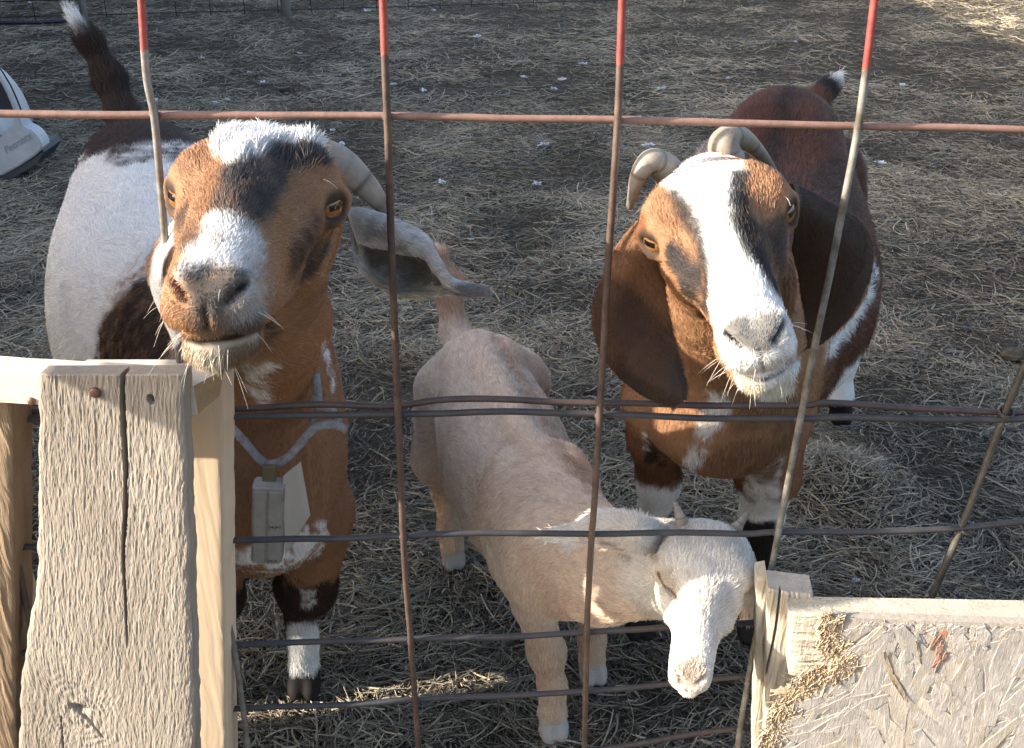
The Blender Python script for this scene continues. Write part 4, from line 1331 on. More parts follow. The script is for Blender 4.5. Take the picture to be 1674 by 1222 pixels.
    K.poly(np.array([0.16, 0.105, 0.06]), [(366, 560), (440, 545), (440, 575), (410, 600), (372, 620)], soft=0.014, op=0.85)
    K.stroke(np.array([0.018, 0.014, 0.012]), [(300, 552), (335, 558), (380, 552), (418, 540), (440, 522)], 0.0038, 0.003, jag=0.002, length=0.15, den=0.4)
    K.stroke(np.array([0.42, 0.40, 0.36]), [(345, 566), (385, 560), (420, 549)], 0.0028, 0.003, jag=0.002, length=0.4, op=0.8)
    K.stroke(np.array([0.02, 0.016, 0.014]), [(336, 490), (338, 515), (340, 535)], 0.0016, 0.002, jag=0.001, length=0.2)
    # forelock
    K.poly(WHITE, [(356, 245), (380, 222), (420, 205), (470, 215), (515, 240), (490, 243), (440, 240), (405, 258), (380, 262)], soft=0.010, length=3.0, den=1.6, grow=0.004)
    K.poly(BLACK * 2.5, [(440, 246), (490, 247), (530, 262), (505, 276), (470, 268), (435, 262)], soft=0.010, length=1.8)
    # ears
    K.poly(GREYW * 1.25, [(560, 335), (640, 345), (700, 385), (730, 450), (810, 470), (800, 500), (640, 500), (580, 450)], grow=0.010, near=(0.93, 1.2), length=0.7)
    K.poly(np.array([0.17, 0.15, 0.125]), [(588, 400), (650, 412), (700, 430), (725, 468), (670, 466), (610, 445)], near=(1.0, 1.2), soft=0.01, length=0.8)
    K.poly(np.array([0.42, 0.36, 0.27]), [(592, 440), (625, 455), (660, 466), (725, 472), (690, 486), (640, 482), (605, 460)], near=(0.98, 1.2), soft=0.008, length=0.9)
    K.rule(np.array([0.16, 0.14, 0.12]), lambda Vv, n, m: sstep(0.05, 0.14, n + m * 0.6) * sstep(-0.165, -0.155, Vv[:, 0]) * sstep(1.02, 1.01, Vv[:, 2] * 0 + Vv[:, 1]) * sstep(0.95, 0.955, Vv[:, 1]), op=0.55)
    K.poly(np.array([0.20, 0.185, 0.18]), [(735, 460), (800, 470), (800, 492), (745, 490)], near=(0.93, 1.2), length=0.8)
    K.poly(WHITE * 1.1, [(286, 360), (250, 440), (250, 480), (285, 555), (300, 545), (294, 480), (288, 440)], grow=0.008, near=(0.88, 1.0), length=0.6)
    eye_clear(K, H, 1.0)
    body = mesh_from('body', V, Fq, M_SKIN, root, cols=np.clip(K.C * 0.8, 0, 1))
    flow = [(L(0, 0.03, .15), -f + 0.25 * u), (L(0, 0.05, 0.05), -f), (L(0, 0.06, -0.04), -f + .2 * u), (L(.05, -0.03, .08), -f - .35 * u), (L(-.05, -0.03, .08), -f - .35 * u), (L(0.05, -.04, -.02), -f - .8 * u), (L(-0.05, -.04, -.02), -f - .8 * u), (L(0, -.07, .14), -f * .5 - u),
            (e(600, 400, 1.0), (1, .1, -.3)), (e(660, 430, 1.0), (1, 0, -.5)), (e(740, 480, 1.0), (1, 0, -.2)), (e(262, 430, .93), (0, 0, -1), .8), (e(275, 500, .93), (0.1, 0, -1), .8),
            (chest + [0, -.12, .1], (0, .1, -1)), (chest + [0, -.1, -.1], (0, .2, -1)), (chest + [.1, .1, 0], -fb + [0, 0, -.6]), ((chest + rump) / 2 + [0, 0, .2], -fb), ((chest + rump) / 2 + rb * .2, -fb + [0, 0, -.6]), ((chest + rump) / 2 - rb * .2, -fb + [0, 0, -.6]),
            (rump + [0, 0, .15], -fb), (t1, t3 - tb), (t2, t3 - tb), (t3, t3 - t1), (hoofL + [0, 0, .2], (0, 0, -1)), (hoofR + [0, 0, .2], (0, 0, -1)), (rump + [0, 0, -.5], (0, 0, -1))]
    hd = lambda c: 1 + 9.0 * (np.linalg.norm(c - o, axis=1) < 0.26)
    make_fur('fur', V, Fq, N, K, flow, 460000, 0.0100, 0.00024, root, seed=11, wdens=hd, whisk=[(L(0, -0.075, 0.15), 0.035, 16), (L(0, -0.035, 0.175), 0.04, 10), (L(0.055, 0.02, 0.0), 0.03, 3), (L(-0.055, 0.02, 0.0), 0.03, 3)])
    for sg in (-1, 1):
        eye(H, 1.0, sg, root)
    horn([e(505, 262, .99), e(535, 262, .99), e(572, 280, .995), (e(606, 312, 1.0)), e(630, 342, 1.01), e(642, 362, 1.02)], 0.0235, 0.004, root, rings=3, flat=0.6, axis_hint=(0, 0.3, 1), power=1.1)

    return H, chest, root
GL = goat_left()

# ------------------------------------------------------------------ goat with curved horns (right)
def goat_right():
    H = head_frame((1062, 400), (1285, 327), 0.985, (1236, 545), 0.172)
    o, r, u, f = H
    chest = np.array([0.335, 1.47, 0.70])
    rump = np.array([0.635, 2.42, 0.75])
    lo = np.array([0.0, 0.70, -0.03]); hi = np.array([1.10, 2.75, 1.45])
    F = Field(lo, hi, o - 0.20, o + np.array([0.19, 0.22, 0.17]), 0.009, 0.0024)
    fb = unit((chest - rump) * np.array([1, 1, 0]))
    rb = np.array([fb[1], -fb[0], 0.0])
    ub = np.array([0, 0, 1.0])
    Lb = np.linalg.norm((chest - rump)[:2])
    F.loft(np.array([rump[0], rump[1], 0.0]), rb, ub, fb, [
        (-0.15, 0, 0.82, 0.70, 0.04), (-0.09, 0, 0.895, 0.62, 0.10), (0.0, 0, 0.945, 0.54, 0.140), (0.14, 0, 0.94, 0.50, 0.165), (0.35, 0, 0.885, 0.44, 0.225), (0.58, 0, 0.87, 0.43, 0.235),
        (0.78, 0, 0.89, 0.45, 0.18), (Lb - 0.08, 0, 0.90, 0.49, 0.145), (Lb + 0.04, 0, 0.86, 0.53, 0.12), (Lb + 0.10, 0, 0.78, 0.58, 0.07)], 0.03, 2.2)
    L = build_head(F, H, 0.965, 0.94, 1.04, 0.98, 0.30)
    F.chain([L(0, -0.032, -0.068), (L(0, -0.05, -0.11) + chest + [0, -0.06, 0.14]) / 2 + np.array([0.0, -0.02, -0.02]), chest + [0, -0.05, 0.06], chest + [0.02, 0.06, 0.08]], [0.048, 0.072, 0.092, 0.115], 0.045)
    F.ell(chest + [0.0, -0.03, -0.02], (0.095, 0.11, 0.118), None, 0.05)
    for sg in (-1, 1):
        F.ell(chest - fb * 0.07 + rb * sg * 0.085 + [0, 0, 0.0], (0.05, 0.10, 0.15), np.array([rb, fb, ub]), 0.05)
    hA = np.array([0.262, 1.66, 0.0])
    kA = PY(1077, 790, 1.60)
    topA = chest + np.array([-0.085, 0.04, -0.08])
    leg(F, [topA, PY(1070, 715, 1.55), kA, [hA[0], hA[1] + .015, 0.13], hA + [0, .004, 0.08], hA], [0.07, 0.040, 0.034, 0.024, 0.026, 0.02], 0.03)
    hB = PZ(1226, 1040); hB[2] = 0
    topB = chest + np.array([0.085, 0.04, -0.10])
    leg(F, [topB, PY(1256, 775, 1.55), PY(1243, 850, 1.59), hB + [0, .02, 0.13], hB + [0, .004, 0.08], hB], [0.075, 0.050, 0.036, 0.0255, 0.027, 0.02], 0.03)
    hC = PZ(1370, 688); hC[2] = 0
    hip = rump + np.array([0.10, 0.02, -0.03])
    leg(F, [hip, hip + [0.06, -0.06, -0.22], PY(1376, 590, 2.55), PY(1371, 650, 2.52), hC + [0, .004, 0.085], hC], [0.11, 0.07, 0.034, 0.026, 0.028, 0.02], 0.04)
    hD = np.array([0.60, 2.50, 0.0])
    hip = rump + np.array([-0.09, 0.05, -0.03])
    leg(F, [hip, hip + [0, -0.06, -0.22], hD + [0, 0.07, 0.27], hD + [0, .03, 0.11], hD + [0, .004, 0.08], hD], [0.11, 0.07, 0.032, 0.026, 0.027, 0.02], 0.04)
    tb, t1, t2 = PY(1335, 165, 2.58), PY(1352, 145, 2.62), PY(1368, 128, 2.64)
    F.chain([tb + [0, -.04, -.03], tb, t1, t2], [0.026, 0.024, 0.018, 0.010], 0.03)
    e = lambda px, py, y: PY(px, py, y)
    earA = rails_surface([    # its right ear, broad, hanging and turned forward
        [e(1045, 362, 1.00), e(1010, 400, 1.005), e(984, 455, 1.01), e(969, 500, 1.005), e(977, 560, .995), e(1010, 610, .985), e(1055, 645, .97), e(1098, 660, .955)],
        [e(1055, 372, .985), e(1030, 415, .985), e(1010, 465, .985), e(1000, 510, .98), e(1012, 565, .97), e(1042, 610, .96), e(1078, 642, .955), e(1106, 660, .95)],
        [e(1068, 395, .985), e(1056, 430, .985), e(1046, 475, .985), e(1046, 520, .98), e(1056, 570, .965), e(1078, 612, .955), e(1098, 640, .948), e(1112, 656, .946)],
        [e(1082, 425, .995), e(1085, 455, .995), e(1090, 495, .99), e(1098, 535, .985), e(1106, 575, .97), e(1116, 612, .955), e(1120, 635, .946), e(1118, 652, .944)]], 40, 20, 0.006)
    earB = rails_surface([    # its left ear
        [e(1292, 300, 1.04), e(1335, 318, 1.06), e(1372, 340, 1.08), e(1405, 362, 1.09), e(1424, 395, 1.10), e(1424, 440, 1.10), e(1408, 485, 1.10), e(1380, 520, 1.10)],
        [e(1300, 330, 1.02), e(1335, 355, 1.035), e(1365, 380, 1.05), e(1390, 410, 1.06), e(1402, 445, 1.07), e(1400, 480, 1.075), e(1388, 512, 1.08), e(1368, 535, 1.09)],
        [e(1300, 370, 1.03), e(1325, 405, 1.05), e(1345, 440, 1.06), e(1360, 470, 1.065), e(1366, 500, 1.07), e(1364, 525, 1.075), e(1355, 545, 1.08), e(1342, 558, 1.085)],
        [e(1296, 410, 1.06), e(1305, 450, 1.08), e(1312, 490, 1.09), e(1316, 520, 1.09), e(1318, 542, 1.09), e(1320, 560, 1.09), e(1318, 568, 1.09), e(1314, 572, 1.09)]], 40, 20, 0.006)
    V, Fq, root = finish('goat', 'brown goat with a white blaze and two curved horns looking up', F, [earA, earB], (float(chest[0]), 1.6, 0), None, H, 1, 'goats in the pen')
    N = vnormals(V, Fq)
    K = Coat(V, Fq, CHEST_D)
    along = lambda Vv: (Vv - rump) @ fb
    K.rule(np.array([0.115, 0.048, 0.028]), lambda Vv, n, m: sstep(1.5, 1.62, Vv[:, 1]), length=2.3)
    K.rule(DBROWN * 0.9, lambda Vv, n, m: sstep(-0.03, 0.03, 0.02 - np.abs((Vv - rump) @ rb + 0.0) + n * 0.05) * sstep(1.6, 1.7, Vv[:, 1]) * sstep(0.7, 0.8, Vv[:, 2]))
    K.poly(DBROWN * 0.9, [(1330, 290), (1370, 250), (1405, 330), (1400, 380), (1330, 330)], near=(1.5, 3), soft=0.03)
    K.rule(WHITE, lambda Vv, n, m: sstep(-0.01, 0.01, 0.60 - Vv[:, 2] + n * 0.05) * sstep(1.62, 1.66, Vv[:, 1]) * sstep(-0.05, 0.05, along(Vv) - 0.12), length=1.1)
    K.poly(WHITE, [(1428, 445), (1422, 480), (1380, 545), (1340, 600), (1330, 590), (1345, 560), (1400, 500)], near=(1.4, 3), soft=0.008, grow=0.01)
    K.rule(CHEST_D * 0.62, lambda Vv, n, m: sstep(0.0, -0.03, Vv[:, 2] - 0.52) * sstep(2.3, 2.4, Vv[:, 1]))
    K.ball(BLACK * 2, t1, 0.05, length=2.2)
    K.ball(WHITE, t2, 0.030, 0.008, length=3.0)
    # neck and chest
    K.rule(CHEST, lambda Vv, n, m: sstep(1.55, 1.45, Vv[:, 1]))
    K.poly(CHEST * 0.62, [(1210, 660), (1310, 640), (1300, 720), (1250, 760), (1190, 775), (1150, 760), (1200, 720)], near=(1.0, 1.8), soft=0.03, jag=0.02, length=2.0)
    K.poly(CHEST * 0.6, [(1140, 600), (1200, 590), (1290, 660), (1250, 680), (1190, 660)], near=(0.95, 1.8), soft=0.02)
    K.poly(WHITE * 0.9, [(1160, 640), (1190, 635), (1192, 665), (1165, 705), (1145, 735), (1128, 780), (1118, 765), (1140, 715)], near=(1.0, 1.8), soft=0.012, jag=0.014, length=1.8)
    K.poly(DBROWN, [(1055, 690), (1085, 690), (1100, 735), (1090, 762), (1060, 758), (1052, 720)], near=(1.45, 1.8))
    K.poly(WHITE, [(1048, 695), (1062, 690), (1060, 735), (1050, 740)], near=(1.45, 1.8))
    lowleg = lambda hx, hy, rr: (lambda Vv: sstep(rr, rr * 0.8, np.hypot(Vv[:, 0] - hx, Vv[:, 1] - hy)))
    for (hx, hy) in ((hA[0], 1.60), ((hB[0] + PY(1243, 850, 1.59)[0]) / 2, 1.60)):
        K.rule(WHITE, lambda Vv, n, m: sstep(0.01, -0.01, Vv[:, 2] - 0.425 + n * 0.05) * sstep(0.15, 0.14, np.hypot(Vv[:, 0] - hx, Vv[:, 1] - hy)), length=0.7)
        K.rule(BLACK * 1.3, lambda Vv, n, m: sstep(0.01, -0.01, Vv[:, 2] - 0.335 + n * 0.02) * sstep(0.15, 0.14, np.hypot(Vv[:, 0] - hx, Vv[:, 1] - hy)), length=0.7)
    K.poly(WHITE, [(1215, 760), (1245, 745), (1280, 735), (1275, 800), (1255, 866), (1222, 866), (1218, 800)], near=(1.4, 1.8), soft=0.008)
    K.poly(CHEST * 0.55, [(1228, 760), (1262, 745), (1282, 730), (1268, 775), (1252, 793), (1240, 785)], near=(1.4, 1.8), soft=0.012)
    K.poly(BLACK * 1.3, [(1218, 862), (1258, 862), (1256, 930), (1215, 960), (1215, 1060), (1245, 1060)], near=(1.4, 1.9), grow=0.01)
    K.rule(WHITE, lambda Vv, n, m: sstep(0.008, -0.008, Vv[:, 2] - 0.28 + n * 0.04) * sstep(2.25, 2.3, Vv[:, 1]) * sstep(0.72, 0.76, Vv[:, 0]), length=0.8)
    K.rule(BLACK * 1.4, lambda Vv, n, m: sstep(0.006, -0.006, Vv[:, 2] - 0.075 + n * 0.03), length=0.35)
    # head
    K.ball(CHEST * 1.0, o, 0.165, length=0.9)
    K.ball(None, L(0, -0.03, 0.15), 0.075, 0.02, length=0.6)
    K.poly(BLACK * 2.0, [(1120, 335), (1150, 372), (1168, 430), (1172, 475), (1160, 510), (1148, 490), (1118, 445), (1092, 415), (1098, 408), (1125, 425), (1148, 440), (1140, 390), (1108, 345)], soft=0.012, op=0.95)
    K.poly(BLACK * 2.2, [(1095, 408), (1120, 420), (1145, 455), (1162, 500), (1158, 525), (1135, 500), (1110, 450)], soft=0.012, op=0.95)
    K.poly(BLACK * 1.8, [(1205, 290), (1222, 360), (1245, 380), (1290, 350), (1296, 400), (1280, 450), (1262, 470), (1235, 430), (1205, 380), (1195, 330)], soft=0.014, op=0.92)
    K.poly(CHEST_D * 0.8, [(1278, 440), (1300, 380), (1302, 520), (1290, 560), (1275, 500)], soft=0.012)
    K.poly(WHITE, [(1095, 295), (1085, 262), (1130, 225), (1190, 215), (1215, 240), (1212, 290), (1202, 330), (1205, 380), (1235, 430), (1262, 470), (1288, 520), (1302, 560), (1306, 600), (1290, 640), (1250, 652), (1215, 635), (1195, 590), (1170, 540), (1160, 500), (1162, 440), (1150, 390), (1135, 340), (1112, 322), (1095, 308)], soft=0.007, jag=0.005, grow=0.0, step=5)
    K.stroke(BLACK * 1.5, [(1106, 322), (1138, 358), (1150, 405), (1157, 465), (1152, 505)], 0.0065, 0.006, jag=0.005, op=0.9)
    K.stroke(BLACK * 1.3, [(1212, 292), (1208, 345), (1220, 392), (1246, 435), (1268, 472)], 0.0085, 0.006, jag=0.005, op=0.95)
    K.stroke(np.array([0.06, 0.05, 0.045]), [(1212, 616), (1238, 622), (1272, 610), (1302, 588)], 0.0028, 0.0025, jag=0.002, length=0.2)
    K.stroke(np.array([0.12, 0.105, 0.095]), [(1243, 570), (1246, 590), (1249, 608)], 0.0014, 0.002, jag=0.001, length=0.2)
    K.poly(GREYW * 0.28, [(1182, 535), (1215, 528), (1262, 512), (1276, 530), (1270, 560), (1245, 572), (1215, 565), (1190, 552)], soft=0.010, length=0.35, op=0.95)
    K.poly(np.array([0.62, 0.55, 0.40]), [(1212, 618), (1250, 640), (1300, 610), (1300, 640), (1255, 655), (1220, 640)], soft=0.01, length=1.2)
    K.poly(np.array([0.40, 0.37, 0.33]), [(1270, 585), (1300, 575), (1296, 595), (1262, 608)], soft=0.01, op=0.7)
    # ears
    K.poly(CHEST_D * 0.95, [(1050, 360), (975, 450), (965, 520), (1000, 620), (1090, 670), (1125, 650), (1118, 600), (1092, 480), (1075, 420)], near=(0.935, 1.012), grow=0.006, length=0.55)
    K.poly(CHEST * 0.85, [(1048, 370), (1000, 430), (985, 470), (1085, 500), (1090, 470), (1072, 420)], near=(0.955, 1.012), soft=0.03, length=0.55, op=0.9)
    K.poly(DBROWN * 1.4, [(960, 470), (1000, 455), (1040, 490), (1075, 530), (1100, 575), (1122, 600), (1125, 660), (1090, 672), (1000, 630), (960, 540)], near=(0.90, 1.012), soft=0.02, grow=0.004, length=0.55, op=0.9)  # lower ear: its own dark coat with cast shade painted in
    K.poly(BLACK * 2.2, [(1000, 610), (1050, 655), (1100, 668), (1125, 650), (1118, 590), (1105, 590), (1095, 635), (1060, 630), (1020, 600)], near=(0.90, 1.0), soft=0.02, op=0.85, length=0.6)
    K.poly(DBROWN * 1.3, [(1292, 298), (1400, 350), (1428, 390), (1428, 450), (1380, 525), (1312, 575), (1300, 400)], near=(1.0, 1.16), grow=0.008, length=0.6)
    K.poly(BLACK * 1.5, [(1330, 500), (1390, 470), (1375, 530), (1315, 575)], near=(1.0, 1.16), soft=0.03, op=0.7, length=0.6)
    eye_clear(K, H, 0.965)
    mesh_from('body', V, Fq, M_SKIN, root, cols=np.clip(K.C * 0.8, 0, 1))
    flow = [(L(0, 0.03, .15), -f + 0.25 * u), (L(0, 0.05, 0.05), -f), (L(0, 0.06, -0.04), -f + .2 * u), (L(.05, -0.03, .08), -f - .35 * u), (L(-.05, -0.03, .08), -f - .35 * u), (L(0.05, -.04, -.02), -f - .8 * u), (L(-0.05, -.04, -.02), -f - .8 * u), (L(0, -.07, .14), -f * .5 - u),
            (e(1010, 450, .99), (0, 0, -1)), (e(1060, 600, .96), (.4, 0, -1)), (e(1370, 420, 1.06), (.4, 0, -1)), (e(1350, 520, 1.06), (-.4, 0, -1)),
            (chest + [0, -.12, .1], (0, .1, -1)), (chest + [0, -.1, -.1], (0, .2, -1)), (chest + [.1, .1, 0], -fb + [0, 0, -.6]), ((chest + rump) / 2 + [0, 0, .2], -fb), ((chest + rump) / 2 + rb * .2, -fb + [0, 0, -.6]), ((chest + rump) / 2 - rb * .2, -fb + [0, 0, -.6]),
            (rump + [0, 0, .15], -fb), (t1, t2 - tb), (t2, t2 - tb), (hA + [0, 0, .2], (0, 0, -1)), (hB + [0, 0, .2], (0, 0, -1)), (hC + [0, 0, .2], (0, 0, -1)), (hD + [0, 0, .2], (0, 0, -1))]
    hd = lambda c: 1 + 9.0 * (np.linalg.norm(c - o, axis=1) < 0.25)
    make_fur('fur', V, Fq, N, K, flow, 440000, 0.0100, 0.00024, root, seed=12, wdens=hd, whisk=[(L(0, -0.075, 0.15), 0.035, 16), (L(0, -0.035, 0.175), 0.04, 10), (L(0.055, 0.02, 0.0), 0.03, 3), (L(-0.055, 0.02, 0.0), 0.03, 3)])
    for sg in (-1, 1):
        eye(H, 0.965, sg, root)
    horn([e(1105, 300, 1.015), e(1088, 276, 1.01), e(1066, 262, 1.0), e(1046, 282, .995), e(1036, 312, 1.0), e(1028, 342, 1.01)], 0.0235, 0.004, root, rings=4, flat=0.8, axis_hint=(0, -1, 0.3), power=0.9)
    horn([e(1186, 262, 1.02), e(1184, 235, 1.02), e(1197, 222, 1.03), e(1222, 232, 1.06), e(1246, 256, 1.09), e(1266, 282, 1.12)], 0.0235, 0.005, root, rings=4, flat=0.8, axis_hint=(0, -1, 0.3), power=0.9)
    return H, chest, root
GR = goat_right()

# ------------------------------------------------------------------ cream kid
def goat_kid():
    S = 0.72
    H = head_frame((1096, 950), (1204, 938), 1.205, (1130, 1085), 0.112, -0.010)
    o, r, u, f = H
    chest = np.array([0.055, 1.37, 0.465])
    rump = np.array([-0.068, 1.86, 0.455])
    lo = np.array([-0.33, 0.78, -0.03]); hi = np.array([0.40, 2.2, 0.95])
    F = Field(lo, hi, o - 0.13, o + 0.13, 0.007, 0.0020)
    fb = unit((chest - rump) * np.array([1, 1, 0]))
    rb = np.array([fb[1], -fb[0], 0.0])
    ub = np.array([0, 0, 1.0])
    Lb = np.linalg.norm((chest - rump)[:2])
    F.loft(np.array([rump[0], rump[1], 0.0]), rb, ub, fb, [
        (-0.10, 0, 0.50, 0.44, 0.03), (-0.06, 0, 0.555, 0.38, 0.07), (0.0, 0, 0.578, 0.36, 0.088), (0.10, 0, 0.572, 0.325, 0.104), (0.22, 0, 0.560, 0.295, 0.118), (0.34, 0, 0.555, 0.295, 0.108),
        (Lb - 0.06, 0, 0.565, 0.315, 0.090), (Lb + 0.03, 0, 0.55, 0.335, 0.075), (Lb + 0.075, 0, 0.50, 0.36, 0.045)], 0.02, 2.2)
    F.cone([rump[0], rump[1], 0.565], np.array([chest[0], chest[1], 0.562]), 0.016, 0.018, 0.03)          # backbone
    L = build_head(F, H, S, 1.2, 1.0, 0.82, 0.75)
    F.chain([L(0, -0.035, -0.060), PY(1000, 915, 1.16), PY(925, 890, 1.28), chest + [-0.01, 0.06, 0.02]], [0.046, 0.060, 0.080, 0.082], 0.035)
    F.chain([L(0, -0.065, -0.030), PY(985, 955, 1.17), PY(905, 940, 1.28)], [0.030, 0.048, 0.066], 0.03)
    F.ell(chest + [0.0, 0.0, -0.015], (0.074, 0.085, 0.110), None, 0.04)
    for sg in (-1, 1):                                   # shoulder blades, hip bones
        F.ell(chest - fb * 0.05 + rb * sg * 0.056 + [0, 0, 0.030], (0.024, 0.050, 0.080), np.array([rb, fb, ub]), 0.035)
        F.ell(np.array([rump[0], rump[1], 0.545]) + fb * 0.03 + rb * sg * 0.048, (0.018, 0.040, 0.020), np.array([rb, fb, ub]), 0.035)
    hA = PZ(902, 1198); hA[2] = 0
    leg(F, [chest + [-0.035, 0.02, -0.08], PY(872, 985, 1.385), PY(893, 1065, 1.40), hA + [0, .015, 0.10], hA + [0, .004, 0.06], hA], [0.050, 0.030, 0.028, 0.020, 0.022, 0.02], 0.025, 0.85, fb)
    hB = PZ(966, 1108); hB[2] = 0
    leg(F, [chest + [0.06, 0.05, -0.08], hB + [-.01, -.02, 0.25], hB + [0, .0, 0.17], hB + [0, .01, 0.09], hB + [0, .004, 0.055], hB], [0.05, 0.030, 0.027, 0.020, 0.022, 0.02], 0.025, 0.85, fb)
    hC = PZ(740, 922); hC[2] = 0
    hip = rump + np.array([-0.06, 0.0, 0.0])
    leg(F, [hip, hip + [-0.025, -0.03, -0.14], PY(728, 800, 1.96), PY(734, 870, 1.92), hC + [0, .004, 0.06], hC], [0.070, 0.048, 0.025, 0.020, 0.021, 0.02], 0.03, 0.85, fb)
    hD = np.array([0.03, 1.93, 0])
    hip = rump + np.array([0.06, 0.02, 0.0])
    leg(F, [hip, hip + [0.01, -0.03, -0.14], hD + [0, .06, .18], hD + [0, .03, 0.09], hD + [0, .004, 0.06], hD], [0.085, 0.056, 0.024, 0.02, 0.021, 0.02], 0.03, 0.85, fb)
    tb, t1, t2 = PY(745, 545, 1.96), PY(733, 470, 1.99), PY(712, 410, 2.0)
    F.chain([tb + [0.02, -.03, -.02], tb, t1, t2], [0.030, 0.026, 0.020, 0.012], 0.03)
    e = lambda px, py, y: PY(px, py, y)
    earA = rails_surface([
        [e(1095, 868, 1.050), e(1050, 848, 1.010), e(1010, 838, 1.030), e(970, 835, 1.045), e(935, 855, 1.055), e(900, 866, 1.065), e(884, 874, 1.070)],
        [e(1095, 880, 1.050), e(1052, 872, 1.000), e(1012, 862, 1.010), e(970, 860, 1.025), e(935, 868, 1.040), e(902, 873, 1.055), e(884, 876, 1.070)],
        [e(1095, 890, 1.060), e(1050, 900, 1.005), e(1012, 895, 1.010), e(972, 886, 1.020), e(938, 882, 1.035), e(904, 880, 1.055), e(886, 879, 1.070)],
        [e(1095, 885, 1.070), e(1045, 895, 1.025), e(1010, 886, 1.035), e(970, 878, 1.040), e(938, 880, 1.045), e(905, 880, 1.055), e(886, 880, 1.070)]], 30, 16, 0.0045)
    earB = rails_surface([
        [e(1215, 880, 1.06), e(1232, 915, 1.07), e(1242, 955, 1.07), e(1238, 990, 1.07), e(1222, 1012, 1.07)],
        [e(1208, 890, 1.05), e(1220, 920, 1.055), e(1228, 955, 1.055), e(1226, 988, 1.06), e(1218, 1012, 1.065)],
        [e(1205, 910, 1.07), e(1208, 935, 1.075), e(1210, 960, 1.075), e(1212, 990, 1.07), e(1214, 1012, 1.07)]], 24, 12, 0.0045)
    V, Fq, root = finish('goat', 'small cream kid goat with stubby horn buds and its nose lowered', F, [earA, earB], (float(chest[0]), 1.6, 0), None, H, S, 'goats in the pen')
    N = vnormals(V, Fq)
    CREAM = np.array([0.76, 0.60, 0.465]); TAN = np.array([0.72, 0.48, 0.33]); PALE = np.array([0.76, 0.71, 0.64])
    K = Coat(V, Fq, CREAM)
    K.rule(TAN, lambda Vv, n, m: sstep(-0.02, 0.03, ((Vv - rump) @ rb) * -1 - 0.02 + n * 0.03) * sstep(1.4, 1.5, Vv[:, 1]) * sstep(0.3, 0.4, Vv[:, 2]) * 0)
    K.poly(TAN, [(800, 530), (850, 560), (930, 640), (965, 720), (975, 780), (1000, 800), (965, 790), (925, 720), (870, 620), (820, 560)], near=(1.2, 2.2), soft=0.03, grow=0.006, op=0.6)
    K.poly(TAN * 0.7, [(790, 528), (830, 570), (880, 650), (930, 740), (985, 800), (1080, 825), (1040, 830), (970, 815), (915, 745), (865, 660), (815, 580)], near=(1.0, 2.2), soft=0.012, jag=0.008, op=0.9, length=1.4)
    K.poly(TAN * 0.75, [(690, 660), (720, 700), (730, 800), (720, 830), (700, 790), (690, 720)], near=(1.2, 2.2), soft=0.03, op=0.6)
    K.poly(TAN * 0.85, [(850, 900), (890, 1000), (960, 1020), (1040, 1005), (960, 990), (905, 960), (865, 890)], near=(1.0, 2.2), soft=0.03, op=0.6)
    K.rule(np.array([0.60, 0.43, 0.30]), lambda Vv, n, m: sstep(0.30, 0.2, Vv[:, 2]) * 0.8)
    K.rule(np.array([0.40, 0.37, 0.34]), lambda Vv, n, m: sstep(0.055, 0.04, Vv[:, 2]), length=0.4)
    K.ball(PALE, o, 0.13, 0.03, length=0.9)
    K.ball(None, L(0, -0.03, 0.15), 0.05, 0.015, length=0.4)
    K.poly(PALE, [(980, 830), (1060, 850), (1060, 900), (960, 890), (890, 880)], near=(0.9, 1.2), grow=0.01)
    K.poly(np.array([0.50, 0.38, 0.31]), [(1040, 880), (1000, 878), (950, 878), (960, 890), (1035, 905)], near=(0.9, 1.06), soft=0.006, op=0.8, length=0.4)
    K.ball(PALE * 0.9, L(0, -0.03, -0.02), 0.13, 0.04, op=0.6)
    K.ball(TAN * 0.9, t1, 0.07, length=2.5)
    K.poly(WHITE, [(700, 480), (715, 490), (712, 545), (700, 550), (690, 510)], near=(1.8, 2.2), grow=0.01, length=2.5)
    K.poly(np.array([0.26, 0.20, 0.16]), [(1108, 1085), (1128, 1078), (1150, 1090), (1140, 1118), (1115, 1115)], soft=0.008, length=0.5, op=0.8)
    K.poly(np.array([0.36, 0.28, 0.2]), [(1080, 930), (1105, 950), (1112, 985), (1095, 975), (1078, 950)], soft=0.008, op=0.6)
    K.poly(np.array([0.40, 0.37, 0.33]), [(1100, 850), (1140, 860), (1110, 890), (1080, 880)], soft=0.02, op=0.6, length=1.6)
    K.stroke(np.array([0.40, 0.32, 0.25]), [(1074, 925), (1092, 945), (1112, 985)], 0.008, 0.006, op=0.6)
    eye_clear(K, H, S, (0.42, 0.34, 0.27), 0.015)
    K.stroke(np.array([0.10, 0.07, 0.055]), [(1076, 938), (1085, 955), (1100, 968), (1110, 985)], 0.0028, 0.002, jag=0.001, length=0.15)
    K.stroke(np.array([0.20, 0.15, 0.12]), [(1035, 912), (1005, 893), (980, 884)], 0.003, 0.003, jag=0.001, length=0.3)  # dark slit of shade under the ear, painted in
    mesh_from('body', V, Fq, M_SKIN, root, cols=np.clip(K.C * 0.85, 0, 1))
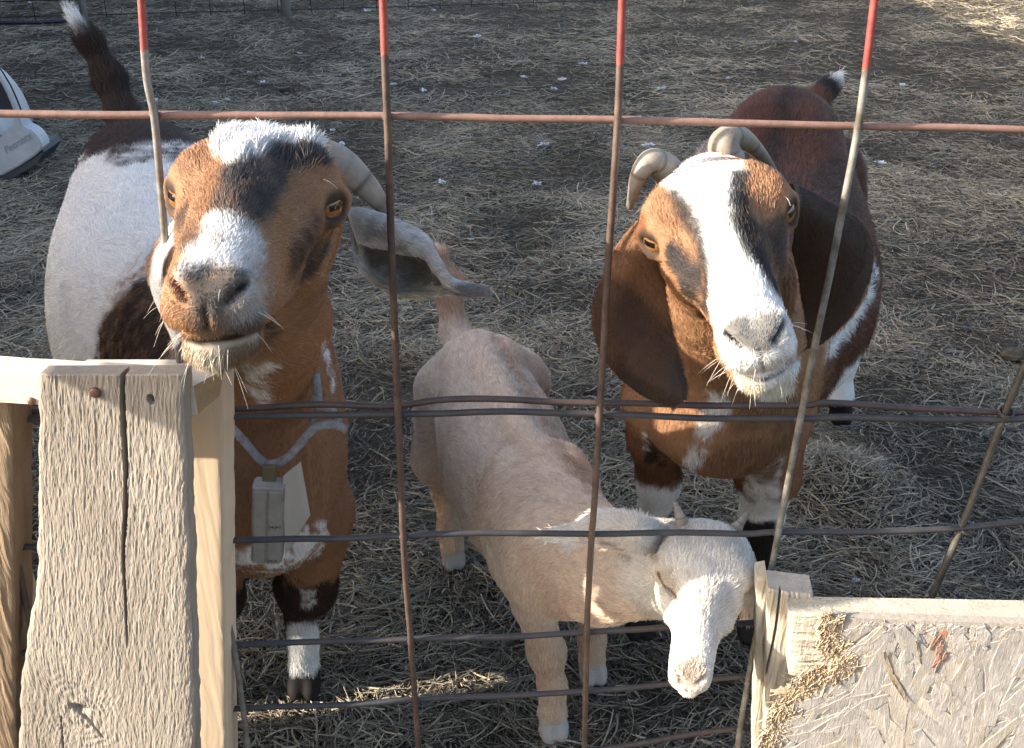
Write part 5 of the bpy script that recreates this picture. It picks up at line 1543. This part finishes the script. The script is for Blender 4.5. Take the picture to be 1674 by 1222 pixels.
    flow = [(L(0, 0.03, .15), -f), (L(0, 0.05, 0.05), -f), (L(0, 0.06, -0.04), -f + .2 * u), (L(.05, -0.03, .08), -f - .35 * u), (L(-.05, -0.03, .08), -f - .35 * u), (L(0.05, -.04, -.02), -f - .8 * u), (L(-0.05, -.04, -.02), -f - .8 * u),
            (e(980, 860, 1.08), (-1, 0, 0)), (e(900, 875, 1.1), (-1, 0, 0)), (e(1225, 960, 1.06), (0, 0, -1)),
            (chest + [0, -.08, .1], (-.4, .3, -1)), (chest + [0, -.1, -.05], (0, .2, -1)), ((chest + rump) / 2 + [0, 0, .1], -fb), ((chest + rump) / 2 + rb * .12, -fb + [0, 0, -.5]), ((chest + rump) / 2 - rb * .12, -fb + [0, 0, -.5]),
            (rump + [0, 0, .1], -fb), (t1, t2 - tb), (t2, t2 - tb), (hA + [0, 0, .15], (0, 0, -1)), (hB + [0, 0, .15], (0, 0, -1)), (hC + [0, 0, .15], (0, 0, -1)), (hD + [0, 0, .15], (0, 0, -1))]
    hd = lambda c: 1 + 3.0 * (np.linalg.norm(c - o, axis=1) < 0.15)
    make_fur('fur', V, Fq, N, K, flow, 320000, 0.0120, 0.00026, root, seed=13, wdens=hd)
    for sg in (-1, 1):
        eye(H, S, sg, root, 0.0160)
    horn([e(1118, 868, 1.02), e(1112, 845, 1.02), e(1103, 820, 1.025)], 0.0115, 0.003, root, rings=3, flat=0.8)
    horn([e(1196, 872, 1.02), e(1210, 855, 1.02), e(1224, 836, 1.03)], 0.0105, 0.003, root, rings=3, flat=0.8)
    return H, chest, root
GK = goat_kid()


# ------------------------------------------------------------------ far fence
far = empty('mesh_fence', (0, 10, 0))
tag(far, 'distant wire mesh fence with thin posts at the back of the pen', 'fence')
M_FARW = newmat('far_wire', 0.6, (0.055, 0.055, 0.055), 0.3)
M_FARP = newmat('far_post', 0.8, (0.24, 0.23, 0.215))
def far_build():
    A, B = PZ(-120, 44), PZ(1300, 2)
    A, B = np.array([A[0], A[1], 0.0]), np.array([B[0], B[1], 0.0])
    d = B - A
    Ln = np.linalg.norm(d)
    d /= Ln
    for z in (0.07, 0.20, 0.34, 0.50, 0.68, 0.88, 1.10):
        tube('cross_wire', [A - d * 2 + [0, 0, z], (A + B) / 2 + [0, 0, z - 0.012], B + d * 3 + [0, 0, z]], 0.005, M_FARW, far, 5)
    n = int(Ln / 0.30)
    base = None
    for i in range(n):
        p = A + d * (i * 0.30)
        if base is None:
            base = tube('upright_wire', [[0, 0, 0.03], [0.004, 0, 0.5], [0, 0, 1.12]], 0.004, M_FARW, far, 5)
            me = base.data
            base.location = p
        else:
            w = link('upright_wire', me, far)
            w.location = p
    for px, w in ((140, 0.030), (468, 0.045), (1215, 0.04), (-60, 0.04)):
        t = (px + 120) / 1420
        p = A + (B - A) * t
        # solve along the fence for the pixel column
        best = min(np.linspace(-0.1, 1.1, 1201), key=lambda s: abs((lambda q: IW / 2 + FPX * q[0] / (q[1] * CP + (CAM_H - q[2]) * SP))(A + (B - A) * s) - px))
        p = A + (B - A) * best
        P = [p + [0, 0, -0.05], p + [0.004, 0, 0.4], p + [0, 0, 0.9], p + [0.01, 0, 1.3]]
        tube('post', P, [w, w * 0.97, w * 0.95, w * 0.9], M_FARP, far, 9)
far_build()
pipe = tube('ground_pipe', [PZ(-200, 39, 0.03), PZ(-40, 37, 0.03), PZ(60, 36, 0.03), PZ(112, 33, 0.03)], 0.018, newmat('black_pipe', 0.4, (0.02, 0.025, 0.035)), None, 8)
tag(pipe, 'black plastic pipe lying on the ground by the far fence', 'pipe')

# ------------------------------------------------------------------ plastic kennel at the left edge
M_PLAST = newmat('pale_plastic', 0.45, (0.48, 0.50, 0.54), spec=0.4)
_t = NT(M_PLAST)
_v = _t.coord('Object')
_t.base(_t.ramp(_t.noise(_v, 9, 5, 0.65), [(0.3, (0.38, 0.385, 0.40)), (0.7, (0.55, 0.56, 0.58))]))
M_DKPL = newmat('dark_plastic_and_void', 0.5, (0.022, 0.028, 0.042), spec=0.4)
kc = PZ(-75, 296)
ken = empty('dog_kennel', (float(kc[0]), float(kc[1]), 0))
tag(ken, 'pale plastic igloo dog kennel with a dark base at the edge of the pen', 'kennel')
def text_mesh(name, body, size, extrude, shear, mat, parent, M):
    t = bpy.data.curves.new(name, 'FONT')
    t.body, t.size, t.extrude, t.shear = body, size, extrude, shear
    tmp = bpy.data.objects.new('tmp', t)
    COL.objects.link(tmp)
    bpy.context.view_layer.update()
    me = bpy.data.meshes.new_from_object(tmp.evaluated_get(bpy.context.evaluated_depsgraph_get()))
    bpy.data.objects.remove(tmp)
    me.transform(M)
    me.materials.clear()
    me.materials.append(mat)
    return link(name, me, parent)
def kennel():
    y0 = kc[1]
    def q(px, py, dy=0.0): return PY(px, py, y0 + dy)
    half = [(-75, 252), (-40, 248), (0, 224), (20, 206), (22, 190), (30, 190), (36, 206), (54, 215), (63, 226), (69, 238), (66, 246), (54, 256), (30, 272), (0, 288), (-75, 300)]
    full = half + [(-150 - a, b) for a, b in half[::-1][1:-1]]
    P = [q(a, b) for a, b in full]
    n = len(P)
    V = P + [p + [0, 0.10, 0.0] for p in P]
    Fc = [(i, i + n, (i + 1) % n + n, (i + 1) % n) for i in range(n)]
    bm = bmesh.new()
    vs = [bm.verts.new(v) for v in V]
    bm.faces.new([vs[i] for i in range(n)]); bm.faces.new([vs[i + n] for i in range(n)][::-1])
    for f in Fc: bm.faces.new([vs[i] for i in f])
    bmesh.ops.recalc_face_normals(bm, faces=bm.faces)
    bmesh.ops.bevel(bm, geom=[e for e in bm.edges if e.calc_length() < 1], offset=0.006, segments=2, affect='EDGES', clamp_overlap=True)
    bmesh.ops.triangulate(bm, faces=[f for f in bm.faces if len(f.verts) > 4])
    lip = bm_obj('threshold', bm, M_PLAST, ken)
    lip['label'] = 'pale moulded plastic threshold'
    arch = [q(26, 195), q(14, 164), q(0, 136), (q(-24, 105)), q(-75, 84), q(-126, 105), q(-150, 136), q(-164, 164), q(-176, 195)]
    tube('door_rim', [p + [0, 0.04, 0] for p in catmull(np.array(arch), 40)], 0.014, M_PLAST, ken, 10)
    # dark base
    b0 = [(-75, 330), (30, 300), (72, 262), (75, 240)]
    P = [q(66, 240, .02), q(72, 248, .02), q(60, 268, .01), q(0, 302, .0), q(-75, 316, .0), q(-150, 302, .0), q(-210, 268, .01), q(-222, 248, .02), q(-216, 240, .02)]
    V = P + [p + [0, 0.22, 0] for p in P]
    n = len(P)
    mesh_from('base', V, [tuple(range(n)), tuple(range(n, 2 * n))[::-1]] + [(i, (i + 1) % n, (i + 1) % n + n, i + n) for i in range(n)], M_DKPL, ken, False)
    # closed dome; a dark sheet in the door stands for the shaded inside
    c = q(-75, 240, 0.75)
    bm = bmesh.new()
    bmesh.ops.create_uvsphere(bm, u_segments=40, v_segments=20, radius=1)
    for v in list(bm.verts):
        v.co = Vector((c[0] + v.co.x * 0.36, c[1] + v.co.y * 0.62, 0.02 + max(v.co.z, 0) * 0.46))
    bm_obj('dome', bm, M_PLAST, ken, True)
    A = catmull(np.array(arch), 30)
    V = [p + [0, 0.09, -0.006] for p in A]
    mesh_from('dark_door_sheet', V + [np.mean(V, axis=0)], [(i, i + 1, 30) for i in range(29)] + [(29, 0, 30)], M_DKPL, ken, False)
    p = q(10, 252, -0.0015)
    ax = unit(q(48, 228, -0.0015) - p)
    up = unit(np.array([0, 0, 1.0]) - ax * ax[2])
    nn = np.cross(ax, up)
    Mx = Matrix(((ax[0], up[0], nn[0], p[0]), (ax[1], up[1], nn[1], p[1]), (ax[2], up[2], nn[2], p[2]), (0, 0, 0, 1)))
    text_mesh('lettering', 'Petmate', 0.048, 0.0015, 0.35, newmat('embossed_plastic', 0.5, (0.33, 0.34, 0.37)), ken, Mx)
kennel()

# ------------------------------------------------------------------ collar with its box on the left goat
M_WEB = newmat('webbing', 0.85, (0.42, 0.41, 0.42), spec=0.1)
_t = NT(M_WEB)
_v = _t.coord('Object')
_t.base(_t.ramp(_t.noise(_v, 120, 4, 0.7), [(0.3, (0.15, 0.145, 0.15)), (0.7, (0.30, 0.295, 0.30))]))
_t.bump(_t.noise(_v, 700, 2), 0.5, 0.001)
M_BOX = newmat('grey_casing', 0.5, (0.27, 0.265, 0.25), 0.0, 0.4)
_t = NT(M_BOX)
_v = _t.coord('Object')
_t.base(_t.ramp(_t.noise(_v, 30, 6, 0.7), [(0.3, (0.20, 0.195, 0.185)), (0.7, (0.33, 0.325, 0.31))]))
M_PANEL = newmat('box_side', 0.5, (0.36, 0.34, 0.31), 0.0, 0.4)
M_CLASP = newmat('clasp', 0.4, (0.22, 0.20, 0.14), 0.7)
def ribbon(name, P, w, up, mat, parent, th=0.002):
    C = catmull(np.array(P), 40)
    T = np.gradient(C, axis=0)
    V = []
    for c, t in zip(C, T):
        s = unit(np.asarray(up, float) - unit(t) * (unit(t) @ np.asarray(up, float)))
        n = unit(np.cross(t, s))
        V += [c - s * w / 2 - n * th / 2, c + s * w / 2 - n * th / 2, c + s * w / 2 + n * th / 2, c - s * w / 2 + n * th / 2]
    Fc = [(i * 4 + k, i * 4 + (k + 1) % 4, i * 4 + 4 + (k + 1) % 4, i * 4 + 4 + k) for i in range(39) for k in range(4)] + [(3, 2, 1, 0), (156, 157, 158, 159)]
    return mesh_from(name, V, Fc, mat, parent)
def collar():
    root = empty('collar', tuple(float(a) for a in PY(445, 760, 1.16)))
    tag(root, 'pale webbing collar with a grey tracker box hanging on the chest of the goat', 'collar')
    b = lambda px, py, y: PY(px, py, y)
    ribbon('strap', [b(330, 640, 1.20), b(372, 690, 1.17), b(400, 722, 1.155), b(432, 756, 1.15), b(462, 752, 1.15), b(490, 728, 1.155), b(510, 695, 1.17), b(520, 655, 1.19), b(516, 610, 1.21)], 0.011, (0.15, 0.75, 0.8), M_WEB, root)
    ribbon('strap', [b(436, 762, 1.146), b(470, 748, 1.146), b(498, 715, 1.15), b(520, 697, 1.155), b(548, 694, 1.16), b(566, 703, 1.18)], 0.011, (0.1, 0.5, 0.9), M_WEB, root)
    ribbon('strap', [b(508, 652, 1.175), b(520, 660, 1.17), b(540, 668, 1.175), b(556, 690, 1.19)], 0.012, (0.1, 0.3, 0.95), M_WEB, root)
    # box
    tl, tr, bl = b(417, 776, 1.135), b(470, 778, 1.135), b(415, 902, 1.165)
    ax, dn = tr - tl, bl - tl
    nn = unit(np.cross(ax, dn))
    if nn[1] > 0: nn = -nn
    def slab(name, o, a, d, t, mat, bev=0.003):
        bm = bmesh.new()
        bmesh.ops.create_cube(bm, size=1)
        for v in bm.verts:
            v.co = Vector(o + a * (v.co.x + 0.5) + d * (v.co.y + 0.5) + nn * t * (v.co.z + 0.5))
        bmesh.ops.recalc_face_normals(bm, faces=bm.faces)
        bmesh.ops.bevel(bm, geom=bm.edges[:], offset=bev, segments=3, affect='EDGES')
        return bm_obj(name, bm, mat, root)
    slab('casing', tl, ax, dn, 0.022, M_BOX)
    slab('casing_lid', tl + ax * 0.06 + dn * 0.04 + nn * 0.020, ax * 0.42, dn * 0.92, 0.004, M_BOX, 0.0015)
    slab('casing_lid', tl + ax * 0.52 + dn * 0.04 + nn * 0.020, ax * 0.42, dn * 0.92, 0.004, M_BOX, 0.0015)
    side = b(498, 860, 1.185) - b(470, 778, 1.140)
    bm = bmesh.new()
    Q = [b(463, 778, 1.118), b(484, 762, 1.135), b(500, 850, 1.160), b(466, 906, 1.150)]
    vs = [bm.verts.new(q) for q in Q] + [bm.verts.new(q + np.array([0.004, 0.012, 0])) for q in Q]
    for f in ((3, 2, 1, 0), (4, 5, 6, 7), (0, 1, 5, 4), (1, 2, 6, 5), (2, 3, 7, 6), (3, 0, 4, 7)): bm.faces.new([vs[i] for i in f])
    bmesh.ops.recalc_face_normals(bm, faces=bm.faces)
    bm_obj('casing_side', bm, M_PANEL, root)
    slab('clasp', b(430, 757, 1.128), b(452, 758, 1.128) - b(430, 757, 1.128), b(430, 785, 1.130) - b(430, 757, 1.128), 0.006, M_CLASP, 0.001)
    mk = newmat('box_print', 0.6, (0.05, 0.05, 0.05))
    for px, py, s in ((444, 833, 'I<>I'), (450, 893, 'I<>')):
        xx, yy = unit(ax), unit(-dn)
        frac = ((PY(px, py, 1.14) - tl) @ unit(dn)) / np.linalg.norm(dn)
        p = tl + ax * 0.55 + dn * (0.50 if s == 'I<>I' else 0.95) + nn * 0.0245
        zz = np.cross(xx, yy)
        text_mesh('marking', s, 0.010, 0.0002, 0, mk, root, Matrix(((xx[0], yy[0], zz[0], p[0]), (xx[1], yy[1], zz[1], p[1]), (xx[2], yy[2], zz[2], p[2]), (0, 0, 0, 1))))
collar()

# ------------------------------------------------------------------ white tufts of down on the ground
M_DOWN = newmat('white_down', 0.9, (0.62, 0.64, 0.68), spec=0.1)
def down_mesh(seed):
    g = np.random.default_rng(seed)
    parts = []
    for k in range(26):
        a, el = g.uniform(0, 6.28), g.uniform(0.0, 1.2)
        d = np.array([math.cos(a) * math.cos(el), math.sin(a) * math.cos(el), math.sin(el)])
        s = unit(np.cross(d, [0.3, 0.2, 1])) * g.uniform(0.003, 0.006)
        L = g.uniform(0.007, 0.016)
        b = np.array([g.normal(0, 0.005), g.normal(0, 0.005), 0.003])
        m = b + d * L * 0.5 + [0, 0, 0.002]
        parts.append((np.array([b - s * .3, b + s * .3, m + s, b + d * L, m - s]), [(0, 1, 2, 3, 4)]))
    return join_arrays(parts)
dm = []
for k in range(4):
    v, f = down_mesh(60 + k)
    me = bpy.data.meshes.new('down_tuft')
    me.from_pydata(v.tolist(), [], f)
    me.materials.append(M_DOWN)
    dm.append(me)
g = np.random.default_rng(9)
spots = [(725, 300), (917, 133), (952, 108), (888, 242), (545, 215), (708, 20), (490, 88), (250, 168), (352, 172), (408, 118), (372, 165), (1080, 150), (640, 140), (560, 240), (430, 138), (52, 8), (98, 195), (75, 228), (92, 243), (745, 118), (855, 128), (905, 150), (600, 20), (1045, 190), (1475, 140), (1300, 70), (780, 60), (630, 945), (1400, 948), (770, 395), (1060, 240), (1440, 270), (880, 300), (690, 150), (1190, 130), (330, 95)]
for i, (px, py) in enumerate(spots):
    p = PZ(px, py, 0.0)
    s = float(g.uniform(0.7, 1.4)) * (0.75 + p[1] / 9)
    if py > 500: s = 0.6
    o = link('down_tuft', dm[i % 4])
    o.location = (p[0], p[1], float(ground_z(np.array([p[0]]), np.array([p[1]]))[0]) + 0.014)
    o.rotation_euler = (0, 0, float(g.uniform(0, 6.28)))
    o.scale = (s, s, s * 0.8)
    tag(o, 'small white tuft of down lying on the straw litter', 'feather', 'white down scattered over the pen')
# stone by the right edge
def lump(name, px, py, sx, sy, sz, col, label, cat):
    bm = bmesh.new()
    bmesh.ops.create_icosphere(bm, subdivisions=4, radius=1)
    V = np.array([v.co for v in bm.verts])
    n = fbm(V * 2.2 + px, 4, 3)
    p = PZ(px, py, 0.0)
    for v, k in zip(bm.verts, n):
        v.co = Vector((v.co.x * sx, v.co.y * sy, v.co.z * sz)) * (0.7 + 0.6 * k) + Vector((p[0], p[1], sz * 0.35))
    m = newmat(name + '_dirt', 0.95, col, spec=0.1)
    t_ = NT(m)
    vv = t_.coord('Object')
    t_.base(t_.ramp(t_.noise(vv, 30, 5, 0.7), [(0.3, tuple(c * 0.5 for c in col)), (0.7, tuple(c * 1.5 for c in col))]))
    t_.bump(t_.noise(vv, 60, 5, 0.7), 0.8, 0.01)
    return tag(bm_obj(name, bm, m, None, True), label, cat)
lump('dirt_clod', 1660, 583, 0.045, 0.03, 0.022, (0.10, 0.085, 0.065), 'brown clod of dirt on the straw beside the slanting wire', 'clod')
lump('dung_clod', 470, 148, 0.05, 0.05, 0.012, (0.035, 0.03, 0.025), 'dark flat clod lying on bare dirt behind the forelocked goat', 'clod')
lump('dung_clod', 885, 95, 0.06, 0.05, 0.014, (0.05, 0.042, 0.03), 'dark brown clod beside two white tufts', 'clod')
